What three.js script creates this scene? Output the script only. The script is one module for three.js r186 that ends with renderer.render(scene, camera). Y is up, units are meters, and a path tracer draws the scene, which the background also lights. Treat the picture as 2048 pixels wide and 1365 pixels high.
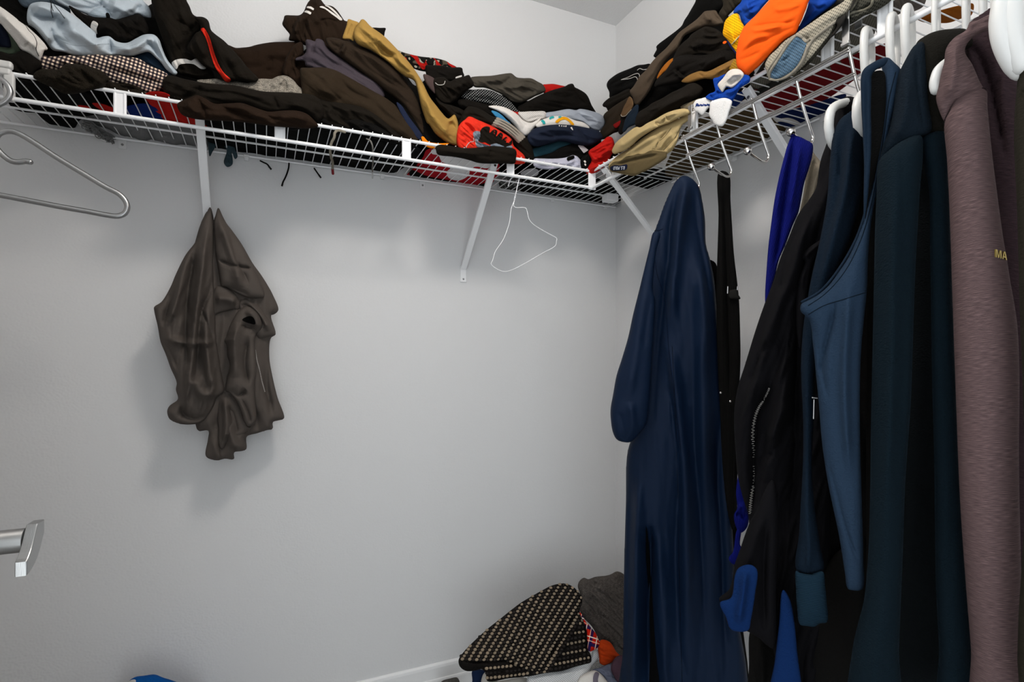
import * as THREE from 'three';
import { RoundedBoxGeometry } from 'three/addons/geometries/RoundedBoxGeometry.js';
import { ImprovedNoise } from 'three/addons/math/ImprovedNoise.js';
import { mergeGeometries } from 'three/addons/utils/BufferGeometryUtils.js';
import { TextGeometry } from 'three/addons/geometries/TextGeometry.js';
import { FontLoader } from 'three/addons/loaders/FontLoader.js';

// ---------------------------------------------------------------- camera, light, exposure
const V3 = (x, y, z) => new THREE.Vector3(x, y, z);
const scene = new THREE.Scene();
const FOC = 1089, CX = 1024, HY = 720, YAW = 24.4 * Math.PI / 180;   // focal length and horizon in a 2048 x 1365 frame
const CAM = V3(-1.243, 1.14, 1.763);
const FWD = V3(Math.sin(YAW), 0, -Math.cos(YAW)), RGT = V3(Math.cos(YAW), 0, Math.sin(YAW));
const camera = new THREE.PerspectiveCamera(2 * Math.atan(682.5 / FOC) * 180 / Math.PI, 2048 / 1365, 0.02, 30);
camera.position.copy(CAM);
camera.lookAt(CAM.clone().add(FWD));
camera.setViewOffset(2048, 1365, 0, 682.5 - HY, 2048, 1365);
const renderer = new THREE.WebGLRenderer({ antialias: true });
renderer.toneMapping = THREE.LinearToneMapping;
renderer.toneMappingExposure = 1.0;
renderer.shadowMap.enabled = true;
scene.background = new THREE.Color(0.9, 0.96, 1.0);      // bright fill sky, let in by the doorway and the added front opening
scene.backgroundIntensity = 2.75;
const LAMP = V3(-0.95, 2.33, 1.04);
const lampLight = new THREE.PointLight(0xfff8f0, 2.55, 0, 2);
lampLight.position.copy(LAMP); lampLight.castShadow = true; lampLight.shadow.radius = 6;
lampLight.shadow.mapSize.set(2048, 2048); lampLight.shadow.bias = -0.0005;
lampLight.name = 'ceiling_lamp_glow';

// ---------------------------------------------------------------- helpers
const names = new Map();
function numbered(n) { const k = names.get(n) ?? 0; names.set(n, k + 1); return k ? n + '_' + String(k).padStart(3, '0') : n; }
function shade(o) { o.traverse((m) => { if (m.isMesh) { m.castShadow = true; m.receiveShadow = true; } }); return o; }
function reg(o, name, label, category, group) {           // one thing, one top-level object
  o.name = numbered(name); o.userData = { label, category };
  if (group) o.userData.group = group;
  scene.add(o); return o;
}
function struct(o, name) { o.name = name; o.userData = { kind: 'structure' }; scene.add(o); return o; }
function part(parent, geo, mat, name, label) {
  const m = geo.isMesh ? geo : new THREE.Mesh(geo, mat);
  m.name = name; if (label) m.userData.label = label;
  parent.add(m); return m;
}
const ray = (px, py) => FWD.clone().addScaledVector(RGT, (px - CX) / FOC).add(V3(0, (HY - py) / FOC, 0));
const at = (px, py, Z) => CAM.clone().addScaledVector(ray(px, py), Z);
// planes on which outlines are measured: parallel to the back wall, to the side wall, level, or upright and facing the room
const UP = V3(0, 1, 0);
const Zp = (z, tilt = 0) => ({ o: V3(0, 0, z), n: V3(0, Math.sin(tilt), Math.cos(tilt)) });
const Xp = (x, tilt = 0) => ({ o: V3(x, 0, 0), n: V3(-Math.cos(tilt), Math.sin(tilt), 0) });
const Yp = (y) => ({ o: V3(0, y, 0), n: V3(0, -1, 0) });
function Vp(px, Z, turn = 0, tilt = 0, py = HY) {
  const n = ray(px, HY).normalize().negate().applyAxisAngle(UP, turn);
  n.multiplyScalar(Math.cos(tilt)); n.y = Math.sin(tilt);
  return { o: at(px, py, Z), n };
}
function tilted(y0, base, k) { return { o: V3(base.o.x, y0, base.o.z), n: base.n.clone().multiplyScalar(Math.cos(k)).add(V3(0, Math.sin(k), 0)) }; }
function hit(pl, px, py) {
  const r = ray(px, py), t = pl.o.clone().sub(CAM).dot(pl.n) / r.dot(pl.n);
  return CAM.clone().addScaledVector(r, t);
}
const FR = { P: [0, 0, 1], A1: [0, 0, 2.967], A2: [560, 0, 2.9676], A3: [1140, 0, 2.967], A4: [1480, 0, 2.9665], B1: [1180, 400, 2.73], B2: [1420, 400, 2.729], B3: [1400, 860, 2.7037],
  B4: [880, 1100, 4.6545], B5: [260, 400, 2.528], B6: [0, 1000, 3.74], C1: [0, 0, 5.689], C2: [0, 120, 4.013], C3: [340, 0, 4.873], C4: [560, 0, 6.203], C5: [560, 180, 5.12], C6: [860, 100, 4.55],
  C7: [1180, 160, 4.873], D1: [1200, 0, 5.689], D2: [1440, 0, 5.687], D3: [1440, 100, 4.267], D4: [1680, 0, 5.25], D5: [1880, 0, 3.25], D6: [900, 300, 4.55], D7: [1440, 960, 3.37] };
function pts(frame, s) {
  const [x0, y0, k] = FR[frame];
  return s.trim().split(/\s+/).map((w) => { const [a, b] = w.split(',').map(Number); return [x0 + a / k, y0 + b / k]; });
}
function smooth(p, closed, per = 6) {
  const c = new THREE.CatmullRomCurve3(p.map(([x, y]) => V3(x, y, 0)), closed, 'centripetal');
  return c.getPoints(p.length * per).map((v) => [v.x, v.y]);
}
const NZ = new ImprovedNoise();
const noise = (x, y, z = 0) => NZ.noise(x, y, z);
let SEED = 7;
const rnd = () => { SEED = (SEED * 1664525 + 1013904223) % 4294967296; return SEED / 4294967296; };
function segDist(x, y, a, b) {
  const dx = b[0] - a[0], dy = b[1] - a[1], l = dx * dx + dy * dy || 1e-9;
  const t = Math.max(0, Math.min(1, ((x - a[0]) * dx + (y - a[1]) * dy) / l));
  return [Math.hypot(x - a[0] - t * dx, y - a[1] - t * dy), dx * (y - a[1]) - dy * (x - a[0]), t];
}
const surf = new Map(), FM = 1.7, WM = 1.7;
/* A soft sheet of cloth with thickness. p: outline, pl: plane, F: how far it swells towards the room, B: how far back it reaches, R: how
   round its rim is (m), folds: [height in mm, width in px, path, kind], kind 's' = a fold that overlaps (step), else ridge or valley;
   wr: creases [height m, length m, spacing m, direction deg]; on: a cloth on whose surface it lies. */
function cloth(o) {
  const fr = o.c ?? 'P', poly0 = pts(fr, o.p), poly = o.sharp ? poly0.concat([poly0[0]]) : smooth(poly0, true);
  let x0 = 1e9, y0 = 1e9, x1 = -1e9, y1 = -1e9;
  for (const [x, y] of poly) { x0 = Math.min(x0, x); x1 = Math.max(x1, x); y0 = Math.min(y0, y); y1 = Math.max(y1, y); }
  const on = o.on && surf.get(o.on), pl = on ? on.pl : o.pl;
  const c3 = hit(pl, (x0 + x1) / 2, (y0 + y1) / 2), mpp = c3.clone().sub(CAM).dot(FWD) / FOC;
  const F = o.F ?? (on ? 0.001 : 0.025), B = o.B ?? 0.03, R = o.R ?? (on ? 0.0015 : 0.022), seed = o.seed ?? Math.round(x0 + y0 * 3);
  const dir = on ? on.dir : CAM.clone().sub(c3).normalize();         // the cloth swells and sags towards the room along this direction
  const folds = (o.folds ?? []).map(([a, w, s, kind]) => ({ a: a * (on ? 1 : FM * (o.fm ?? 1)) / 1000, w: w * 1.15 / Math.max(1, FR[fr][2]), kind, q: smooth(pts(fr, s), false, 4) }));
  function inside(x, y) {
    let d = 1e9, odd = false;
    for (let i = 1; i < poly.length; i++) {
      const a = poly[i - 1], b = poly[i];
      const s = segDist(x, y, a, b)[0]; if (s < d) d = s;
      if ((a[1] > y) !== (b[1] > y) && x < (b[0] - a[0]) * (y - a[1]) / (b[1] - a[1]) + a[0]) odd = !odd;
    }
    return odd ? d : -d;
  }
  const wr = o.wr ?? [];
  function relief(x, y, d) {
    let h = 0;
    const e = Math.max(0, Math.min(1, d * mpp / (R * 0.8)));
    for (const f of folds) {
      let best = 1e9, side = 1, along = 0;
      for (let i = 1; i < f.q.length; i++) {
        const s = segDist(x, y, f.q[i - 1], f.q[i]);
        if (s[0] < best) { best = s[0]; side = Math.sign(s[1]) || 1; along = (i - 1 + s[2]) / (f.q.length - 1); }
      }
      if (best > f.w * 3.2) continue;
      const end = f.kind === 'f' ? 1 : Math.min(1, Math.min(along, 1 - along) * 5 + 0.08);
      if (f.kind === 's') { const t = Math.max(0, Math.min(1, 0.5 + side * best / 4)); h += f.a * end * t * Math.exp(-Math.max(0, side > 0 ? best : 0) / f.w); }
      else if (f.kind === 'v') h += f.a * end * Math.exp(-best / f.w);
      else h += f.a * end * Math.exp(-(best * best) / (f.w * f.w));
    }
    let k = 0;
    for (const [amp, lg, ac, deg] of wr) {
      const t = deg * Math.PI / 180, X = x * mpp, Y = y * mpp, u = X * Math.cos(t) + Y * Math.sin(t), v = (-X * Math.sin(t) + Y * Math.cos(t)) * 1.6;
      const w = noise(u / lg * 0.9, v / ac * 0.45, seed + 9.3 + k);
      const n = noise(u / lg + w * 0.6, v / ac + w * 0.8, seed + k * 3.7);
      const n2 = noise(u / lg * 2.1 + w, v / ac * 2.2 + n, seed + k * 5.1 + 40);
      h += WM * (amp > 0 ? amp * (Math.abs(n) * 2.2 - 0.5 + Math.abs(n2) * 0.6) : -amp * n * 1.6);
      k++;
    }
    return h * e;
  }
  const step = o.step ?? Math.max(1.6, Math.min(6, Math.sqrt((x1 - x0) * (y1 - y0) / (o.cells ?? 5200))));
  const nx = Math.ceil((x1 - x0) / step) + 3, ny = Math.ceil((y1 - y0) / step) + 3, gx = x0 - step * 1.03, gy = y0 - step * 0.97;
  const D = new Float32Array(nx * ny);
  for (let j = 0; j < ny; j++) for (let i = 0; i < nx; i++) D[j * nx + i] = inside(gx + i * step, gy + j * step) || 1e-6;
  // swelling of a stretched membrane: phi - lam^2 * laplacian(phi) = 1 inside, 0 on the rim
  const phi = new Float32Array(nx * ny), lam = Math.max(1.2, R * 0.62 / mpp / step), L2 = lam * lam;
  {
    const cells = [];
    for (let j = 1; j < ny - 1; j++) for (let i = 1; i < nx - 1; i++) {
      const k = j * nx + i; if (D[k] <= 0) continue;
      const f = (n) => D[n] > 0 ? 1 : Math.max(0.08, D[k] / (D[k] - D[n])), e = f(k + 1), w = f(k - 1), s = f(k + nx), n = f(k - nx);
      cells.push(k, 2 / (e * (e + w)), 2 / (w * (e + w)), 2 / (s * (s + n)), 2 / (n * (s + n)), 2 / (e * w) + 2 / (s * n));
      phi[k] = 0.5;
    }
    for (let it = 0; it < 70; it++) for (let c = 0; c < cells.length; c += 6) {
      const k = cells[c], v = (1 + L2 * (cells[c + 1] * phi[k + 1] + cells[c + 2] * phi[k - 1] + cells[c + 3] * phi[k + nx] + cells[c + 4] * phi[k - nx])) / (1 + L2 * cells[c + 5]);
      phi[k] += 1.5 * (v - phi[k]);
    }
  }
  const round = (x, y) => {
    const u = (x - gx) / step, v = (y - gy) / step, i = Math.floor(u), j = Math.floor(v);
    if (i < 0 || j < 0 || i >= nx - 1 || j >= ny - 1) return 0;
    const fu = u - i, fv = v - j, k = j * nx + i, q = (phi[k] * (1 - fu) + phi[k + 1] * fu) * (1 - fv) + (phi[k + nx] * (1 - fu) + phi[k + nx + 1] * fu) * fv;
    return Math.sqrt(Math.max(0, Math.min(1, q)));
  };
  function H(x, y, d = inside(x, y)) {
    if (on) return on.H(x, y) + (o.lift ?? 0.0024) + (d > 0 ? F * round(x, y) + relief(x, y, d) : 0);
    if (d <= 0) return 0;
    return F * round(x, y) + relief(x, y, d);
  }
  const P = [], idx = new Map(), Ti = [];
  const uAx = Math.abs(pl.n.y) > 0.9 ? V3(1, 0, 0) : V3(pl.n.z, 0, -pl.n.x).normalize(), vAx = pl.n.clone().cross(uAx);
  const vert = (key, x, y, d) => { let k = idx.get(key); if (k === undefined) { k = P.length; idx.set(key, k); P.push([x, y, Math.max(0, d)]); } return k; };
  const node = (i, j) => vert(j * nx + i, gx + i * step, gy + j * step, D[j * nx + i]);
  const cut = (i, j, a, b) => {
    const k1 = j * nx + i, k2 = b * nx + a, t = D[k1] / (D[k1] - D[k2]);
    return vert('e' + Math.min(k1, k2) + '_' + Math.max(k1, k2), gx + (i + (a - i) * t) * step, gy + (j + (b - j) * t) * step, 0);
  };
  for (let j = 0; j < ny - 1; j++) for (let i = 0; i < nx - 1; i++) {
    const c = [[i, j], [i + 1, j], [i + 1, j + 1], [i, j + 1]], s = c.map(([a, b]) => D[b * nx + a] > 0);
    if (!s[0] && !s[1] && !s[2] && !s[3]) continue;
    const loop = [];
    for (let k = 0; k < 4; k++) {
      const n = (k + 1) % 4;
      if (s[k]) loop.push(node(...c[k]));
      if (s[k] !== s[n]) loop.push(cut(...c[k], ...c[n]));
    }
    for (let k = 2; k < loop.length; k++) Ti.push(loop[0], loop[k], loop[k - 1]);
  }
  const N = P.length, pos = [], uv = [], back = new Array(N), ind = [];
  const cr = Math.cos((o.uvr ?? 0) * Math.PI / 180), sr = Math.sin((o.uvr ?? 0) * Math.PI / 180);
  const push = (x, y, h) => {
    const q = hit(pl, x, y), e = q.clone().sub(c3), u = e.dot(uAx), v = e.dot(vAx);
    q.addScaledVector(dir, h); pos.push(q.x, q.y, q.z); uv.push(u * cr - v * sr, u * sr + v * cr);
  };
  for (const [x, y, d] of P) push(x, y, H(x, y, on ? undefined : d));
  for (let k = 0; k < N; k++) {
    const [x, y, d] = P[k];
    if (!on && d <= 0) { back[k] = k; continue; }
    back[k] = pos.length / 3;
    push(x, y, on ? on.H(x, y) - 0.0015 : -B * round(x, y));
  }
  for (let k = 0; k < Ti.length; k += 3) {
    ind.push(Ti[k], Ti[k + 1], Ti[k + 2]);
    if (!on || !o.open) ind.push(back[Ti[k]], back[Ti[k + 2]], back[Ti[k + 1]]);
  }
  const g = new THREE.BufferGeometry();
  g.setAttribute('position', new THREE.Float32BufferAttribute(pos, 3));
  g.setAttribute('uv', new THREE.Float32BufferAttribute(uv, 2));
  g.setIndex(ind); g.computeVertexNormals();
  const m = new THREE.Mesh(g, o.m);
  surf.set(m, { H: (x, y) => H(x, y), pl, dir, inside });
  return m;
}
function garment(name, label, category, o, group) { return reg(cloth(o), name, label, category, group ?? o.group); }
function piece(parent, name, o, label) { const m = cloth(o); m.name = name; if (label) m.userData.label = label; parent.add(m); return m; }
function onto(parent, name, o, label) { return piece(parent, name, { ...o, on: parent }, label); }
function tubeOf(p3, r, seg = 8, per = 6, closed = false) {
  return new THREE.TubeGeometry(new THREE.CatmullRomCurve3(p3, closed, 'centripetal'), Math.max(4, p3.length * per), r, seg, closed);
}
function capped(p3, r, seg = 10, per = 6) {
  const a = new THREE.SphereGeometry(r, seg, 6).translate(...p3[0].toArray()), b = new THREE.SphereGeometry(r, seg, 6).translate(...p3.at(-1).toArray());
  return mergeGeometries([tubeOf(p3, r, seg, per), a, b]);
}
function cordOn(parent, name, c, s, r, mat, lift = 0.3) {     // a cord, seam or hem that follows the cloth
  const q = smooth(pts(c, s), false, 5), S = surf.get(parent);
  const p3 = q.map(([x, y]) => hit(S.pl, x, y).addScaledVector(S.dir, S.H(x, y) + r * lift));
  return part(parent, capped(p3, r, 6, 1), mat, name);
}
function bar(a, b, r, seg = 8) {
  const d = b.clone().sub(a), g = new THREE.CylinderGeometry(r, r, d.length(), seg);
  g.applyQuaternion(new THREE.Quaternion().setFromUnitVectors(UP, d.clone().normalize()));
  return g.translate(...a.clone().add(b).multiplyScalar(0.5).toArray());
}
function box(w, h, d, x, y, z, r = 0.002) { return new RoundedBoxGeometry(w, h, d, 2, Math.min(r, w / 2.1, h / 2.1, d / 2.1)).translate(x, y, z); }

// ---------------------------------------------------------------- materials
function tex(n, fn, color = true, m = n) {
  const d = new Uint8Array(n * m * 4);
  for (let y = 0; y < m; y++) for (let x = 0; x < n; x++) {
    let c = fn(x / n, y / m, x, y); if (!Array.isArray(c)) c = [c, c, c];
    for (let k = 0; k < 3; k++) d[(y * n + x) * 4 + k] = Math.max(0, Math.min(255, c[k] * 255));
    d[(y * n + x) * 4 + 3] = 255;
  }
  const t = new THREE.DataTexture(d, n, m); t.wrapS = t.wrapT = THREE.RepeatWrapping; t.magFilter = THREE.LinearFilter; t.minFilter = THREE.LinearMipmapLinearFilter; t.generateMipmaps = true;
  if (color) t.colorSpace = THREE.SRGBColorSpace; t.needsUpdate = true; return t;
}
const sized = (t, metres, my = metres) => { const c = t.clone(); c.repeat.set(1 / metres, 1 / my); c.needsUpdate = true; return c; };
const tileN = (u, v, f, s) => { let r = 0; for (const [a, b] of [[0, 0], [1, 0], [0, 1], [1, 1]]) r += noise((u - a) * f, (v - b) * f, s) * (a ? u : 1 - u) * (b ? v : 1 - v); return r; };
const T = {};
T.fuzz = tex(256, (u, v, x, y) => 0.5 + 0.25 * (rnd() - 0.5) + 0.5 * tileN(u, v, 40, 3) + 0.3 * tileN(u, v, 16, 5), false);
T.weave = tex(128, (u, v) => 0.5 + 0.22 * Math.sin(u * Math.PI * 2 * 24) * Math.cos(v * Math.PI * 2 * 24) + 0.25 * (rnd() - 0.5), false);
T.rib = tex(128, (u, v) => 0.5 + 0.4 * Math.sin(u * Math.PI * 2 * 12) + 0.1 * (rnd() - 0.5), false);
T.heather = tex(256, (u, v) => 0.72 + 0.22 * (rnd() - 0.5) + 0.35 * tileN(u, v, 30, 8) + 0.2 * tileN(u, v, 9, 2));
T.slub = tex(256, (u, v) => { const n = tileN(u * 1, v, 1, 1); return 0.8 + 0.34 * (() => { const f = 70; let r = 0; for (const [a, b] of [[0, 0], [1, 0], [0, 1], [1, 1]]) r += noise((u - a) * 7, (v - b) * f, 4) * (a ? u : 1 - u) * (b ? v : 1 - v); return r; })() + 0.1 * Math.sin(v * Math.PI * 2 * 56) + n * 0; });
T.gingham = tex(64, (u, v) => { const a = u < 0.5, b = v < 0.5, w = [0.93, 0.84, 0.74], k = [0.10, 0.085, 0.11], mid = [0.36, 0.31, 0.31]; return a && b ? k : a || b ? mid : w; });
T.plaid = tex(128, (u, v) => {
  let c = [0.72, 0.11, 0.05]; const near = (t, p, w) => Math.abs(((t - p + 0.5) % 1 + 1) % 1 - 0.5) < w;
  if (near(u, 0.25, 0.11) || near(v, 0.25, 0.11)) c = [0.17, 0.08, 0.25]; if (near(u, 0.25, 0.11) && near(v, 0.25, 0.11)) c = [0.1, 0.07, 0.28];
  if (near(u, 0.7, 0.035) || near(v, 0.7, 0.035)) c = [0.92, 0.85, 0.78]; if (near(u, 0.1, 0.02) || near(v, 0.45, 0.02)) c = [0.93, 0.8, 0.7]; return c;
});
T.holes = tex(64, (u, v) => { const d = Math.min(Math.hypot(u - 0.25, (v - 0.25) * 0.8), Math.hypot(u - 0.75, (v - 0.75) * 0.8)); return d < 0.105 ? 0.16 : d < 0.14 ? 0.6 : 1; });
T.netdark = tex(64, (u, v) => { const d = Math.min(Math.hypot(u - 0.25, v - 0.25), Math.hypot(u - 0.75, v - 0.75)); return d < 0.15 ? 0.75 : 0.07; });
T.camo = tex(256, (u, v) => { const n = tileN(u, v, 5, 1), k = tileN(u, v, 6, 9), q = tileN(u, v, 7, 4); return n > 0.12 ? [0.62, 0.09, 0.07] : k > 0.14 ? [0.3, 0.27, 0.22] : q > 0.2 ? [0.6, 0.58, 0.52] : [0.06, 0.055, 0.05]; });
T.leafy = tex(256, (u, v) => { const n = tileN(u, v, 9, 2), k = tileN(u + 0.3, v, 14, 5); return Math.abs(n) < 0.05 || k > 0.22 ? [0.55, 0.55, 0.54] : [0.05, 0.05, 0.05]; });
T.jeans = tex(128, (u, v, x, y) => 0.62 + 0.3 * ((x + y) % 4 < 2 ? 0.35 : -0.35) + 0.3 * (rnd() - 0.5));
T.plaster = tex(512, (u, v) => 0.5 + 0.35 * tileN(u, v, 60, 1) + 0.25 * tileN(u, v, 26, 6), false);
T.brush = tex(128, (u, v, x, y) => 0.5 + 0.4 * noise(u * 2, v * 64, 3), false);
function fab(hex, o = {}) {
  const m = new THREE.MeshPhysicalMaterial({ color: hex, roughness: o.rough ?? 0.95, specularIntensity: o.spec ?? 0.18 });
  const kind = o.k ?? 'fuzz';
  if (kind === 'fuzz') { m.bumpMap = FZ; m.bumpScale = o.bump ?? 0.0008; }
  if (kind === 'weave') { m.bumpMap = WV; m.bumpScale = o.bump ?? 0.0005; }
  if (kind === 'rib') { m.bumpMap = RB; m.bumpScale = o.bump ?? 0.0012; }
  if (o.map) m.map = o.map;
  if (o.sheen) { m.sheen = o.sheen; m.sheenColor = new THREE.Color(o.sheenColor ?? hex); m.sheenRoughness = 0.5; }
  return m;
}
const FZ = sized(T.fuzz, 0.09), WV = sized(T.weave, 0.02), RB = sized(T.rib, 0.03);
const HEA = sized(T.heather, 0.08), SLUB = sized(T.slub, 0.055), GING = sized(T.gingham, 0.0078), PLAID = sized(T.plaid, 0.042), HOLE = sized(T.holes, 0.0062), NET = sized(T.netdark, 0.0085), CAMO = sized(T.camo, 0.12), LEAF = sized(T.leafy, 0.09), JEAN = sized(T.jeans, 0.03);
const M = {
  wall: new THREE.MeshPhysicalMaterial({ color: new THREE.Color(0.70, 0.70, 0.702), roughness: 0.75, specularIntensity: 0.4, bumpMap: sized(T.plaster, 0.35), bumpScale: 0.0007 }),
  ceil: new THREE.MeshPhysicalMaterial({ color: new THREE.Color(0.78, 0.78, 0.78), roughness: 0.95, specularIntensity: 0.2, bumpMap: sized(T.plaster, 0.2), bumpScale: 0.002 }),
  trim: new THREE.MeshStandardMaterial({ color: new THREE.Color(0.82, 0.82, 0.82), roughness: 0.45 }),
  floor: fab(0xdcdbd9, { map: sized(T.heather, 0.12), bump: 0.004 }),
  wire: new THREE.MeshStandardMaterial({ color: new THREE.Color(0.88, 0.88, 0.89), roughness: 0.38 }),
  clip: new THREE.MeshPhysicalMaterial({ color: new THREE.Color(0.75, 0.75, 0.75), roughness: 0.3, transparent: false }),
  chrome: new THREE.MeshStandardMaterial({ color: new THREE.Color(0.62, 0.60, 0.58), roughness: 0.12, metalness: 1 }),
  nickel: new THREE.MeshStandardMaterial({ color: new THREE.Color(0.42, 0.42, 0.415), roughness: 0.33, metalness: 1, bumpMap: sized(T.brush, 0.02), bumpScale: 0.0001 }),
  alu: new THREE.MeshStandardMaterial({ color: new THREE.Color(0.40, 0.40, 0.40), roughness: 0.36, metalness: 1 }),
  plastic: new THREE.MeshPhysicalMaterial({ color: new THREE.Color(0.62, 0.61, 0.59), roughness: 0.42 }),
  screw: new THREE.MeshStandardMaterial({ color: new THREE.Color(0.25, 0.25, 0.25), roughness: 0.4, metalness: 1 }),
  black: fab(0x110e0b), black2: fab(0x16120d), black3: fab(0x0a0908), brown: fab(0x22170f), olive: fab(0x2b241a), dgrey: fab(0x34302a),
  blackSmooth: fab(0x12100d, { k: 'weave', rough: 0.75, spec: 0.35 }), white: fab(0xd6d1cb), whiteSock: fab(0xdad8d6), thread: fab(0xcfcac2), blackThread: fab(0x100e0c),
};
// ---------------------------------------------------------------- the room
const XL = -2.25, ZF = 2.4, CH = 2.44, TH = 0.12;
{
  const flat = (w, h, d, x, y, z) => { const g = new THREE.BoxGeometry(w, h, d).translate(x, y, z), p = g.attributes.position, n = g.attributes.normal, u = g.attributes.uv;
    for (let i = 0; i < p.count; i++) { const ax = Math.abs(n.getX(i)), ay = Math.abs(n.getY(i)); u.setXY(i, ax > 0.5 ? p.getZ(i) : p.getX(i), ay > 0.5 ? p.getZ(i) : p.getY(i)); } return g; };
  const W = -XL + 2 * TH, D = ZF + 2 * TH;
  struct(new THREE.Mesh(flat(W, TH, D, XL / 2, -TH / 2, ZF / 2), M.floor), 'floor');
  struct(new THREE.Mesh(flat(W, TH, D, XL / 2, CH + TH / 2, ZF / 2), M.ceil), 'ceiling');
  struct(new THREE.Mesh(flat(W, CH, TH, XL / 2, CH / 2, -TH / 2), M.wall), 'wall_back');
  struct(new THREE.Mesh(flat(TH, CH, ZF, TH / 2, CH / 2, ZF / 2), M.wall), 'wall_right');
  const A = -2.22, Bx = -0.85, OH = 2.2;                             // opening added behind the camera, unseen, to let in soft fill light
  struct(new THREE.Mesh(mergeGeometries([flat(A - XL + TH, CH, TH, (A + XL - TH) / 2, CH / 2, ZF + TH / 2), flat(TH - Bx, CH, TH, (TH + Bx) / 2, CH / 2, ZF + TH / 2), flat(Bx - A, CH - OH, TH, (A + Bx) / 2, (CH + OH) / 2, ZF + TH / 2)]), M.wall), 'wall_front');
  const x = XL - TH / 2;                                             // the doorway is in this wall
  struct(new THREE.Mesh(mergeGeometries([flat(TH, CH, 1.215, x, CH / 2, 0.6075), flat(TH, CH, ZF - 2.03, x, CH / 2, (ZF + 2.03) / 2), flat(TH, CH - 2.05, 0.815, x, (CH + 2.05) / 2, 1.6225)]), M.wall), 'wall_left');
  const casing = struct(new THREE.Group(), 'trim_1');
  part(casing, box(0.015, 2.11, 0.06, XL + 0.0075, 1.055, 1.185), M.trim, 'casing'); part(casing, box(0.015, 2.11, 0.06, XL + 0.0075, 1.055, 2.06), M.trim, 'casing');
  part(casing, box(0.015, 0.06, 0.935, XL + 0.0075, 2.08, 1.6225), M.trim, 'casing');
  const prof = (len) => { const s = new THREE.Shape([[0, 0], [0.014, 0], [0.014, 0.072], [0.0125, 0.077], [0.0095, 0.079], [0.0095, 0.113], [0.008, 0.121], [0.003, 0.126], [0, 0.126]].map(([a, b]) => new THREE.Vector2(a, b))); return new THREE.ExtrudeGeometry(s, { depth: len, bevelEnabled: false }); };
  struct(new THREE.Mesh(prof(-XL).rotateY(-Math.PI / 2), M.trim), 'baseboard_back');
  const r = prof(ZF); r.scale(-1, 1, 1); r.index || 0; { const p = r.attributes.position; for (let i = 0; i < p.count; i += 3) for (let k = 0; k < 3; k++) { const a = p.array[(i + 1) * 3 + k]; p.array[(i + 1) * 3 + k] = p.array[(i + 2) * 3 + k]; p.array[(i + 2) * 3 + k] = a; } r.computeVertexNormals(); }
  struct(new THREE.Mesh(r, M.trim), 'baseboard_right');
  // the open door: its edge ends just beyond the picture, the lever shows
  const door = struct(new THREE.Group(), 'door_1');
  part(door, box(0.775, 2.03, 0.035, -1.865, 1.02, 1.205, 0.003), M.trim, 'door_leaf');
  const h = new THREE.Group(); h.name = 'door_handle'; h.userData.label = 'brushed nickel lever handle with a flat curved return'; door.add(h);
  const Zh = 1.11, c = V3(-1.447, 0.972, Zh);
  part(h, new THREE.CylinderGeometry(0.011, 0.011, 0.115, 32).rotateZ(Math.PI / 2).translate(c.x - 0.058, c.y - 0.001, Zh), M.nickel, 'lever');
  part(h, new THREE.CylinderGeometry(0.026, 0.026, 0.012, 40).rotateX(Math.PI / 2).translate(-1.53, 0.971, 1.181), M.nickel, 'rosette');
  part(h, new THREE.CylinderGeometry(0.010, 0.010, 0.075, 24).rotateX(Math.PI / 2).translate(-1.53, 0.971, 1.145), M.nickel, 'spindle');
  // flat blade: starts behind the lever, sweeps down towards the door
  const bl = new THREE.Shape(); bl.moveTo(-0.012, 0.012); bl.lineTo(0.004, 0.0125); bl.bezierCurveTo(0.010, 0.006, 0.016, -0.008, 0.030, -0.014); bl.lineTo(0.030, -0.0255);
  bl.bezierCurveTo(0.018, -0.0255, 0.006, -0.020, -0.002, -0.011); bl.lineTo(-0.012, 0.001);
  const bg = new THREE.ExtrudeGeometry(bl, { depth: 0.007, bevelEnabled: true, bevelSize: 0.0008, bevelThickness: 0.0008, bevelSegments: 2, curveSegments: 12 });
  bg.rotateY(-Math.PI / 2).translate(c.x + 0.008, c.y, Zh - 0.004);
  part(h, bg, M.nickel, 'return_blade');
  shade(door);
  const lamp = reg(new THREE.Group(), 'ceiling_lamp', 'white round flush ceiling lamp with a frosted dome', 'lamp');
  part(lamp, new THREE.CylinderGeometry(0.2, 0.2, 0.03, 48).translate(LAMP.x, CH - 0.015, LAMP.z), M.trim, 'base');
  part(lamp, new THREE.SphereGeometry(0.19, 40, 14, 0, Math.PI * 2, Math.PI / 2, Math.PI / 2).scale(1, 0.32, 1).translate(LAMP.x, CH - 0.03, LAMP.z), new THREE.MeshStandardMaterial({ color: 0xffffff, emissive: 0xfffaf4, emissiveIntensity: 1.5, roughness: 0.6 }), 'shade');
  scene.add(lampLight);
}

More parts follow.
